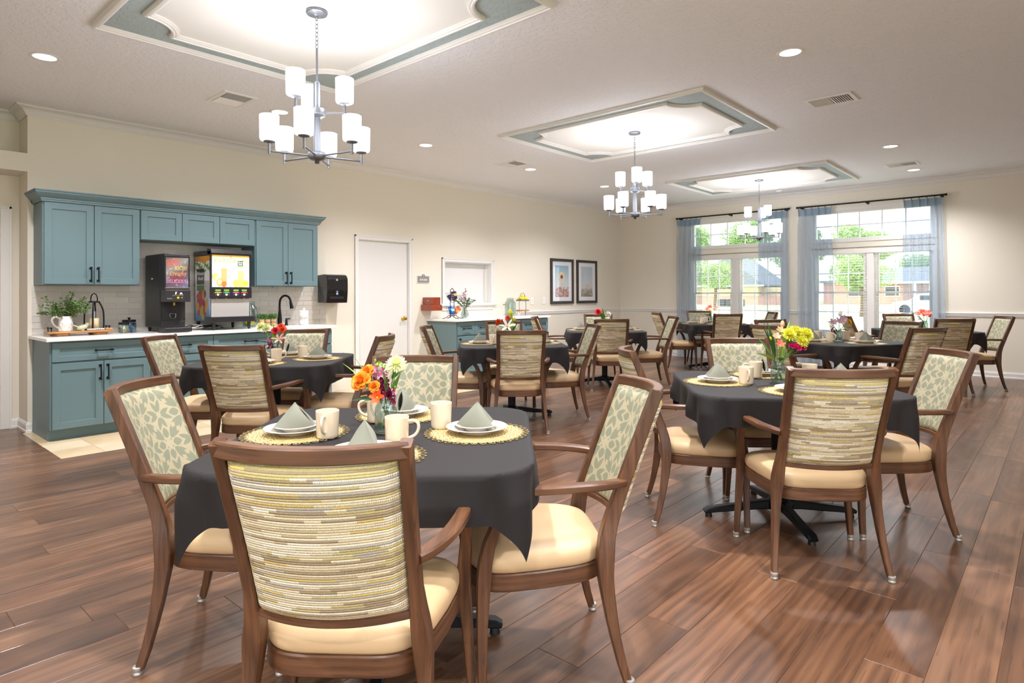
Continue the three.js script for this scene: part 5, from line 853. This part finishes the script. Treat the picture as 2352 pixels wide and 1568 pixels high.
const napkinGeo = (() => {                                              // standing tent fold, open side towards +z
  const A = V(0, .092, -.004), L = V(-.06, 0, -.07), R = V(.06, 0, -.07), F = V(0, 0, .084);
  const wing = (S, s, gap, inset) => grid(10, 14, (u, v) => {           // u from the rear corner edge to the front edge, v from base to apex
    const back = S.clone().lerp(A, v), front = F.clone().add(V(s * gap * .6, 0, -inset)).lerp(A, v); front.x += s * gap * Math.sin(PI * Math.min(1, v * 1.02)) * 1.4; front.z -= inset * (1 - v);
    const p = back.clone().lerp(front, u), bulge = Math.sin(PI * u) * Math.sin(PI * (.15 + .8 * (1 - v))) * .014 * (1 - v * .5); p.x += s * bulge; return p;
  });
  const backp = grid(8, 10, (u, v) => { const p = L.clone().lerp(A, v).lerp(R.clone().lerp(A, v), u); p.z += .004 * Math.sin(PI * u) * (1 - v) * 4; return p; });
  const fold = (s, gap, inset) => grid(3, 14, (u, v) => { const f = F.clone().add(V(s * gap * .6, 0, -inset)).lerp(A, v); f.x += s * gap * Math.sin(PI * Math.min(1, v * 1.02)) * 1.4; f.z -= inset * (1 - v); const q = Math.sin(PI * u) * .0025; return f.add(V(-s * u * .006, 0, q - u * .012 * (1 - v))); });
  return [wing(L, -1, .009, 0), wing(R, 1, .009, 0), backp, fold(-1, .009, 0), fold(1, .009, 0), wing(L.clone().multiplyScalar(.9), -1, .004, .014), wing(R.clone().multiplyScalar(.9), 1, .004, .014)];
})();
const napkinMerged = merge(napkinGeo);
function setting(t, i, cx, cz, turn) {
  const a = turn + i * PI / 2, n = V(Math.sin(a), 0, Math.cos(a)), r = V(Math.cos(a), 0, -Math.sin(a)), Y = TOP + .0075, at = (q, s, y) => [cx + n.x * q + r.x * s, y, cz + n.z * q + r.z * s], w = `${sideOf(t, i)} of the ${WHO[t]}`;
  const m = (name, geo, mt, label, cat, grp, pos, rot) => { const o = obj(name, geo, mt); o.position.set(...pos); o.rotation.y = rot; tag(o, label, cat, grp); return o; };
  m('placemat', matGeo, M.gold, `round gold lace placemat, ${w}`, 'placemat', 'gold lace placemats', at(.335, 0, Y), a);
  m('dinner_plate', plateGeo, M.china, `cream dinner plate on gold placemat, ${w}`, 'plate', 'cream dinner plates', at(.335, 0, Y + .0022), a);
  m('side_plate', sideGeo, M.china, `small cream plate stacked on dinner plate, ${w}`, 'plate', 'small cream plates', at(.335, 0, Y + .0118), a);
  m('napkin', napkinMerged, M.napkin, `sage green napkin folded to a tent, ${w}`, 'napkin', 'folded sage napkins', at(.335, 0, Y + .0225), a + PI);
  const g = thing('mug', `cream coffee mug with handle, ${w}`, 'mug', at(.195, .075, TOP + .0085 + .0012), a + PI / 2, 'cream coffee mugs'); obj('cup', mugGeo, M.mug, g); obj('handle', mugHandle, M.mug, g);
}
// ---------------------------------------------------------------- jars of flowers
const RT = V(Math.cos(YAW), 0, -Math.sin(YAW)), TC = V(Math.sin(YAW), 0, Math.cos(YAW));
const petalMat = (c) => phys({ color: c, roughness: .6, transmission: .08, thickness: 0, ...DS });
const PM = { orange: petalMat(0xf08a12), deepOrange: petalMat(0xe2500e), magenta: petalMat(0x8e1548), pink: petalMat(0xd2739c), paleYellow: petalMat(0xeef0b4), yellow: petalMat(0xe6e24a), white: petalMat(0xf6f0e4), red: petalMat(0xcf2030), coral: petalMat(0xe8604e), peach: petalMat(0xeeb088), hotPink: petalMat(0xe02a78), mauve: petalMat(0xb592a6), burgundy: petalMat(0x6a1430), gold: petalMat(0xe8b81c), blush: petalMat(0xf0c4b8) };
function petal(len, wid, cup, curl, n = 4) { return grid(3, n, (u, v) => { const s = (u - .5) * 2, w = wid * .5 * Math.pow(Math.sin(PI * clamp(.06 + v * .8, 0, 1)), .8), y = curl * v * v * len + cup * Math.abs(s) * w; return V(s * w, y, v * len); }); }
function orient(g, dir, roll = 0, at = V(0, 0, 0)) { const z = dir.clone().normalize(), x = V(0, 1, 0).cross(z); if (x.lengthSq() < 1e-4) x.set(1, 0, 0); x.normalize(); const y = z.clone().cross(x); g.applyMatrix4(new THREE.Matrix4().makeRotationZ(roll)); g.applyMatrix4(new THREE.Matrix4().makeBasis(x, y, z)); return g.translate(at.x, at.y, at.z); }
function ring(n, el, len, wid, cup, curl, r, ax, at, off = 0) { // petals around an axis; el: elevation from the axis plane
  const g = [], w = ax.clone().normalize(), a = Math.abs(w.y) < .9 ? V(0, 1, 0).cross(w).normalize() : V(1, 0, 0), b = w.clone().cross(a); for (let i = 0; i < n; i++) { const t = (i + off) / n * 2 * PI + (r() - .5) * .25, d = a.clone().multiplyScalar(Math.cos(t)).addScaledVector(b, Math.sin(t)), q = d.clone().multiplyScalar(Math.cos(el)).addScaledVector(w, Math.sin(el)); const p = petal(len * (.9 + .2 * r()), wid, cup, curl, 4), z = q, y = w.clone().addScaledVector(z, -w.dot(z)).normalize(), x = y.clone().cross(z); p.applyMatrix4(new THREE.Matrix4().makeBasis(x, y, z)); p.translate(at.x + d.x * len * .08, at.y + d.y * len * .08, at.z + d.z * len * .08); g.push(p); } return g;
}
function bloom(kind, R, at, ax, r) {
  const g = [];
  if (kind === 'rose') for (let k = 0; k < 5; k++) g.push(...ring(4 + k, 1.35 - k * .27, R * (.62 + .1 * k), R * (.55 + .13 * k), .5, k > 2 ? -.12 : .22, r, ax, at, k * .5));
  else if (kind === 'mum') for (let k = 0; k < 6; k++) g.push(...ring(10 + k * 3, 1.45 - k * .3, R * (.72 + .055 * k), R * .2, .6, .12, r, ax, at, k * .5));
  else if (kind === 'carnation') for (let k = 0; k < 4; k++) g.push(...ring(6 + k * 2, 1.3 - k * .36, R * .85, R * .6, .7 * (k % 2 ? 1 : -1), .1, r, ax, at, k * .5));
  else if (kind === 'gerbera') { g.push(...ring(18, .12, R, R * .26, .3, .05, r, ax, at), ...ring(16, .4, R * .75, R * .24, .3, .05, r, ax, at, .5)); }
  else if (kind === 'lily') g.push(...ring(3, .75, R, R * .36, .4, -.3, r, ax, at), ...ring(3, .68, R * .95, R * .26, .4, -.32, r, ax, at, .5));
  else if (kind === 'alstro') g.push(...ring(6, .7, R, R * .55, .4, -.12, r, ax, at));
  return g;
}
function bouquet(t, list, handle) {
  const [cx, cz, deg] = TAB[t], Y0 = TOP + .0075, C = V(cx, Y0, cz), F = V(-Math.sin(YAW), 0, -Math.cos(YAW)), depth = C.clone().sub(EYE).dot(F), ppm = FOCAL / depth;
  const R = .042, H = .125, jar = thing('flower_jar', `${handle ? 'clear glass mug jar with handle' : 'clear glass mason jar'} of flowers on the ${WHO[t]}`, 'jar', [cx, Y0, cz], YAW, 'glass flower jars');
  obj('glass', [lathe([[0, .002], [R * .86, .002], [R, .01], [R, H * .7], [R * .92, H * .8], [R * .8, H * .86], [R * .82, H], [R * .78, H], [R * .76, H * .86], [R * .88, H * .79], [R * .95, H * .69], [R * .95, .014], [R * .82, .007], [0, .007]], 32), new THREE.TorusGeometry(R * .81, .0016, 5, 28).rotateX(PI / 2).translate(0, H * .93, 0)], M.jarGlass, jar);
  obj('water', [lathe([[0, .0075], [R * .8, .0075], [R * .93, .016], [R * .93, H * .55], [0, H * .55]], 28)], M.water, jar);
  if (handle) obj('handle', [tube([[-R * .8, H * .92, 0], [-R * 1.25, H * .95, 0], [-R * 1.3, H * .7, 0], [-R * 1.0, H * .5, 0]], .005, 16, 7)], M.jarGlass, jar);
  const base = projY(C);
  list.forEach(([kind, px, py, dt, size, mat, label], i) => {
    const r = rng(900 + i * 13 + t.charCodeAt(1) * 101), head = C.clone().addScaledVector(RT, (px - base[0]) / ppm).addScaledVector(TC, dt).add(V(0, (base[1] - py) / ppm, 0));
    const out = head.clone().sub(C).setY(0), neck = C.clone().addScaledVector(out.clone().normalize(), Math.min(out.length() * .5, R * .6)).add(V(0, H, 0)), foot = C.clone().addScaledVector(out.clone().normalize(), -R * .5).add(V(0, .014, 0));
    const g = thing({ leaf: 'cut_greenery', blade: 'cut_greenery', bud: 'cut_flower', mum: 'chrysanthemum', alstro: 'alstroemeria', snap: 'snapdragon' }[kind] ?? kind, `${label} in the jar on the ${WHO[t]}`, kind === 'leaf' || kind === 'blade' ? 'foliage' : 'flower', [cx, Y0, cz], 0, `stems in the jar on the ${WHO[t]}`);
    const L = (p) => p.clone().sub(C), H2 = L(head), dir = head.clone().sub(neck).normalize();
    const ax = dir.clone().multiplyScalar(.6).addScaledVector(TC, .75).add(V(0, .25, 0)).normalize(), stemTop = kind === 'leaf' || kind === 'blade' ? neck : head;
    if (stemTop.distanceTo(neck) > .01) obj('stem', [tube([L(foot), L(neck), L(neck).lerp(H2, .5).add(V(0, .004, 0)), H2.clone().addScaledVector(dir, -.004)], .0021, 16, 6)], M.stem, g); else obj('stem', [tube([L(foot), L(neck), L(neck).addScaledVector(dir, .012)], .0019, 10, 5)], M.stem, g);
    if (kind === 'snap') { const up = dir.clone().add(V(0, 1.4, 0)).normalize(), n = 15, cols = [[], [], []]; for (let k = 0; k < n; k++) { const q = k / n, c = H2.clone().addScaledVector(up, -size * 1.9 + q * size * 2.6), w = size * (.36 - .22 * q), a = k * 2.4, d = V(Math.cos(a), .2, Math.sin(a)).multiplyScalar(w * .8); (q > .78 ? cols[2] : q > .5 ? cols[1] : cols[0]).push(...ring(3, .5, w * 1.25, w * 1.1, .8, .2, r, d.clone().normalize(), c.clone().add(d.multiplyScalar(.5)))); } obj('lower_florets', cols[0], mat, g); obj('upper_florets', cols[1], PM.pink, g); obj('green_tip', cols[2], M.leafLime, g); }
    else if (kind === 'leaf' || kind === 'blade') { const from = L(neck), d = H2.clone().sub(from), len = d.length() + size * .6, lg = leafGeo(len, kind === 'blade' ? size * .22 : size * .62, kind === 'blade' ? -.15 : -.25, 8); orient(lg, d, (r() - .5) * 1.2, from); obj('leaf_blade', [lg], mat, g); }
    else if (kind === 'bud') obj('bud', [orient(lathe([[0, 0], [size * .3, size * .2], [size * .42, size * .6], [size * .28, size * 1.1], [0, size * 1.35]], 12).rotateX(PI / 2), dir, 0, H2)], mat, g);
    else if (kind === 'berry') { const b = []; for (let k = 0; k < 9; k++) b.push(ball(size * .22, H2.x + (r() - .5) * size * 1.6, H2.y + (r() - .5) * size, H2.z + (r() - .5) * size * 1.6, 8, 6)); obj('berries', b, mat, g); }
    else { obj('petals', bloom(kind, size, H2, ax, r), mat, g); obj('calyx', [orient(lathe([[0, 0], [size * .18, size * .04], [size * .22, size * .18], [0, size * .2]], 10).rotateX(PI / 2), ax, 0, H2.clone().addScaledVector(ax, -size * .16))], M.stem, g); if (kind === 'gerbera' || kind === 'alstro' || kind === 'lily') obj('center', [ball(size * .14, H2.x + ax.x * size * .06, H2.y + ax.y * size * .06, H2.z + ax.z * size * .06, 10, 8)], PM.gold, g); }
    if (kind === 'rose' || kind === 'mum' || kind === 'carnation') { const p = L(neck).lerp(H2, .6), lg = leafGeo(size * 1.6, size * .7, -.2, 5); orient(lg, V(dir.x + (r() - .5), .4, dir.z + (r() - .5)), 0, p); obj('stem_leaf', [lg], M.leaf, g); }
  });
}
const EYE_INV = new THREE.Matrix4().compose(EYE, new THREE.Quaternion().setFromEuler(new THREE.Euler(0.0067523, YAW, -0.0046665, 'YXZ')), V(1, 1, 1)).invert();
function projY(p) { const q = p.clone().applyMatrix4(EYE_INV); return [1176 + FOCAL * q.x / -q.z, 665.89 - FOCAL * q.y / -q.z]; }
Object.keys(TAB).forEach((t, k) => {
  const [x, z, deg] = TAB[t], turn = deg * D2R; table(t, x, z, turn);
  const c = obj('tablecloth', clothGeo(400 + k), M.cloth); c.position.set(x, 0, z); c.rotation.y = turn; tag(c, `dark brown-black tablecloth draped over the ${WHO[t]}`, 'tablecloth', 'dark tablecloths');
  for (let i = 0; i < 4; i++) setting(t, i, x, z, turn);
});
bouquet('T1', [['rose', 836, 874, .03, .036, PM.orange, 'open orange rose'], ['rose', 843, 857, -.01, .03, PM.orange, 'upper orange rose behind the open one'], ['rose', 866, 885, .04, .022, PM.orange, 'half-open small orange rose'], ['alstro', 874, 908, .05, .03, PM.deepOrange, 'red-orange alstroemeria drooping over the rim'], ['snap', 868, 846, 0, .052, PM.magenta, 'tall magenta snapdragon spike'], ['snap', 880, 852, -.02, .04, PM.magenta, 'second magenta snapdragon spike'], ['snap', 906, 892, .02, .028, PM.magenta, 'small pink-green snapdragon'], ['mum', 912, 836, .01, .035, PM.paleYellow, 'large pale yellow chrysanthemum'], ['mum', 903, 846, -.02, .028, PM.paleYellow, 'smaller pale yellow chrysanthemum'], ['leaf', 806, 834, 0, .03, M.leafLime, 'long lime-green leaf'], ['blade', 822, 826, -.02, .04, M.leaf, 'thin upright green blade'], ['leaf', 828, 911, .03, .05, M.leafDark, 'dark rounded leaf'], ['leaf', 886, 868, .0, .05, M.leaf, 'broad green leaf'], ['leaf', 914, 866, .02, .04, M.leaf, 'slim green leaf'], ['leaf', 858, 912, .05, .05, M.leafDark, 'dark leaf folded over the rim'], ['carnation', 896, 905, .02, .022, PM.burgundy, 'dark red carnation']], true);
bouquet('T2', [['mum', 1808, 769, .03, .042, PM.yellow, 'yellow-green chrysanthemum over the jar'], ['mum', 1828, 765, .0, .045, PM.yellow, 'top yellow-green chrysanthemum'], ['mum', 1848, 768, .02, .042, PM.yellow, 'yellow-green chrysanthemum leaning out'], ['mum', 1834, 783, .04, .038, PM.yellow, 'lower yellow-green chrysanthemum'], ['carnation', 1809, 793, .05, .024, PM.hotPink, 'bright pink carnation over the rim'], ['carnation', 1822, 797, .05, .03, PM.hotPink, 'largest bright pink carnation'], ['carnation', 1837, 798, .04, .022, PM.hotPink, 'outermost bright pink carnation'], ['alstro', 1785, 791, .04, .03, PM.coral, 'coral alstroemeria'], ['alstro', 1784, 775, .0, .028, PM.peach, 'peach alstroemeria'], ['alstro', 1797, 762, -.02, .032, PM.peach, 'upper peach alstroemeria'], ['bud', 1803, 752, -.03, .03, PM.peach, 'tall peach bud'], ['bud', 1768, 781, .02, .018, PM.gold, 'golden orange bud'], ['leaf', 1764, 737, 0, .05, M.leafDark, 'tall dark green leaf'], ['leaf', 1762, 760, .02, .06, M.leafDark, 'broad dark green leaf'], ['leaf', 1750, 778, 0, .05, M.leaf, 'long green leaf leaning out'], ['leaf', 1742, 808, .04, .05, M.leafLime, 'lowest lime-green leaf'], ['leaf', 1786, 822, .05, .05, M.leaf, 'green leaf over the rim'], ['leaf', 1812, 746, -.03, .05, M.leafLime, 'lime-green leaf behind the blooms'], ['leaf', 1776, 750, -.02, .05, M.leafDark, 'inner dark green leaf']], false);
bouquet('T3', [['mum', 602, 750, .02, .04, PM.paleYellow, 'pale yellow chrysanthemum leaning out'], ['mum', 613, 755, .0, .036, PM.paleYellow, 'second pale yellow chrysanthemum'], ['rose', 638, 760, .04, .034, PM.red, 'red rose'], ['rose', 651, 758, .02, .032, PM.deepOrange, 'outer orange rose'], ['rose', 643, 752, -.02, .032, PM.deepOrange, 'inner orange rose'], ['snap', 621, 776, .03, .045, PM.magenta, 'dark magenta snapdragon'], ['lily', 645, 778, .04, .055, PM.blush, 'blush pink lily'], ['leaf', 632, 752, .03, .05, M.leafLime, 'upright lime leaf'], ['leaf', 600, 782, .02, .06, M.leaf, 'low green leaf'], ['blade', 668, 750, 0, .06, M.leaf, 'arching grass blade'], ['blade', 664, 756, -.02, .06, M.leaf, 'second arching grass blade']], false);
bouquet('T4', [['carnation', 1145, 738, .03, .03, PM.deepOrange, 'small round orange bloom'], ['carnation', 1156, 738, .03, .03, PM.deepOrange, 'second round orange bloom'], ['carnation', 1143, 744, .04, .026, PM.deepOrange, 'lowest round orange bloom'], ['lily', 1166, 749, .06, .085, PM.white, 'open white lily'], ['bud', 1173, 726, .0, .06, PM.yellow, 'yellow-green lily bud'], ['rose', 1167, 731, -.02, .032, PM.coral, 'coral pink rose'], ['bud', 1181, 738, .03, .035, PM.gold, 'yellow bud'], ['leaf', 1141, 724, 0, .05, M.leaf, 'upright oval leaf'], ['leaf', 1148, 727, .02, .05, M.leaf, 'second upright oval leaf'], ['leaf', 1187, 743, .02, .06, M.leafDark, 'long dark leaf'], ['leaf', 1182, 752, .04, .06, M.leaf, 'low green leaf'], ['leaf', 1176, 724, .02, .06, M.leafLime, 'tall lime leaf']], false);
bouquet('T5', [['rose', 1374, 717, .03, .05, PM.red, 'bright red rose'], ['mum', 1396, 722, .02, .045, PM.white, 'white bloom'], ['leaf', 1386, 712, 0, .07, M.leaf, 'upright green leaf'], ['leaf', 1382, 722, .04, .08, M.leaf, 'broad green leaf'], ['leaf', 1391, 717, .02, .07, M.leafLime, 'lime green leaf']], false);
bouquet('T6', [['alstro', 1630, 706, .02, .05, PM.coral, 'coral alstroemeria on top'], ['alstro', 1640, 712, .03, .05, PM.peach, 'peach alstroemeria'], ['alstro', 1624, 712, .02, .05, PM.peach, 'outer peach alstroemeria'], ['alstro', 1646, 707, .0, .045, PM.blush, 'blush alstroemeria'], ['bud', 1632, 718, .04, .04, PM.gold, 'yellow bud'], ['leaf', 1622, 722, .02, .06, M.leaf, 'low green leaf'], ['leaf', 1640, 722, .03, .06, M.leafDark, 'dark green leaf']], false);
bouquet('T7', [['alstro', 1925, 740, .03, .055, PM.mauve, 'mauve alstroemeria in front'], ['alstro', 1912, 742, .02, .05, PM.mauve, 'outer mauve alstroemeria'], ['alstro', 1935, 735, .0, .05, PM.mauve, 'upper mauve alstroemeria'], ['mum', 1946, 738, .03, .03, PM.gold, 'golden yellow button bloom'], ['mum', 1952, 743, .0, .024, PM.gold, 'smaller golden button bloom'], ['snap', 1906, 750, .03, .045, PM.magenta, 'magenta sprig'], ['bud', 1932, 727, -.02, .05, PM.white, 'white bud'], ['leaf', 1910, 762, .04, .06, M.leaf, 'low green leaf'], ['leaf', 1938, 757, .04, .06, M.leafDark, 'dark green leaf'], ['leaf', 1904, 738, .0, .06, M.leafSage, 'sage leaf']], false);
bouquet('T8', [['gerbera', 2118, 719, .03, .07, PM.coral, 'large coral gerbera'], ['alstro', 2132, 719, .0, .05, PM.coral, 'salmon alstroemeria'], ['alstro', 2106, 723, .02, .05, PM.blush, 'blush alstroemeria'], ['bud', 2130, 728, .03, .045, PM.coral, 'salmon bud'], ['leaf', 2108, 732, .04, .06, M.leafDark, 'dark green leaf'], ['leaf', 2098, 714, .0, .06, M.leafSage, 'grey-green leaf'], ['blade', 2094, 712, -.02, .05, M.leafSage, 'thin grey sprig']], false);
renderer.render(scene, camera);
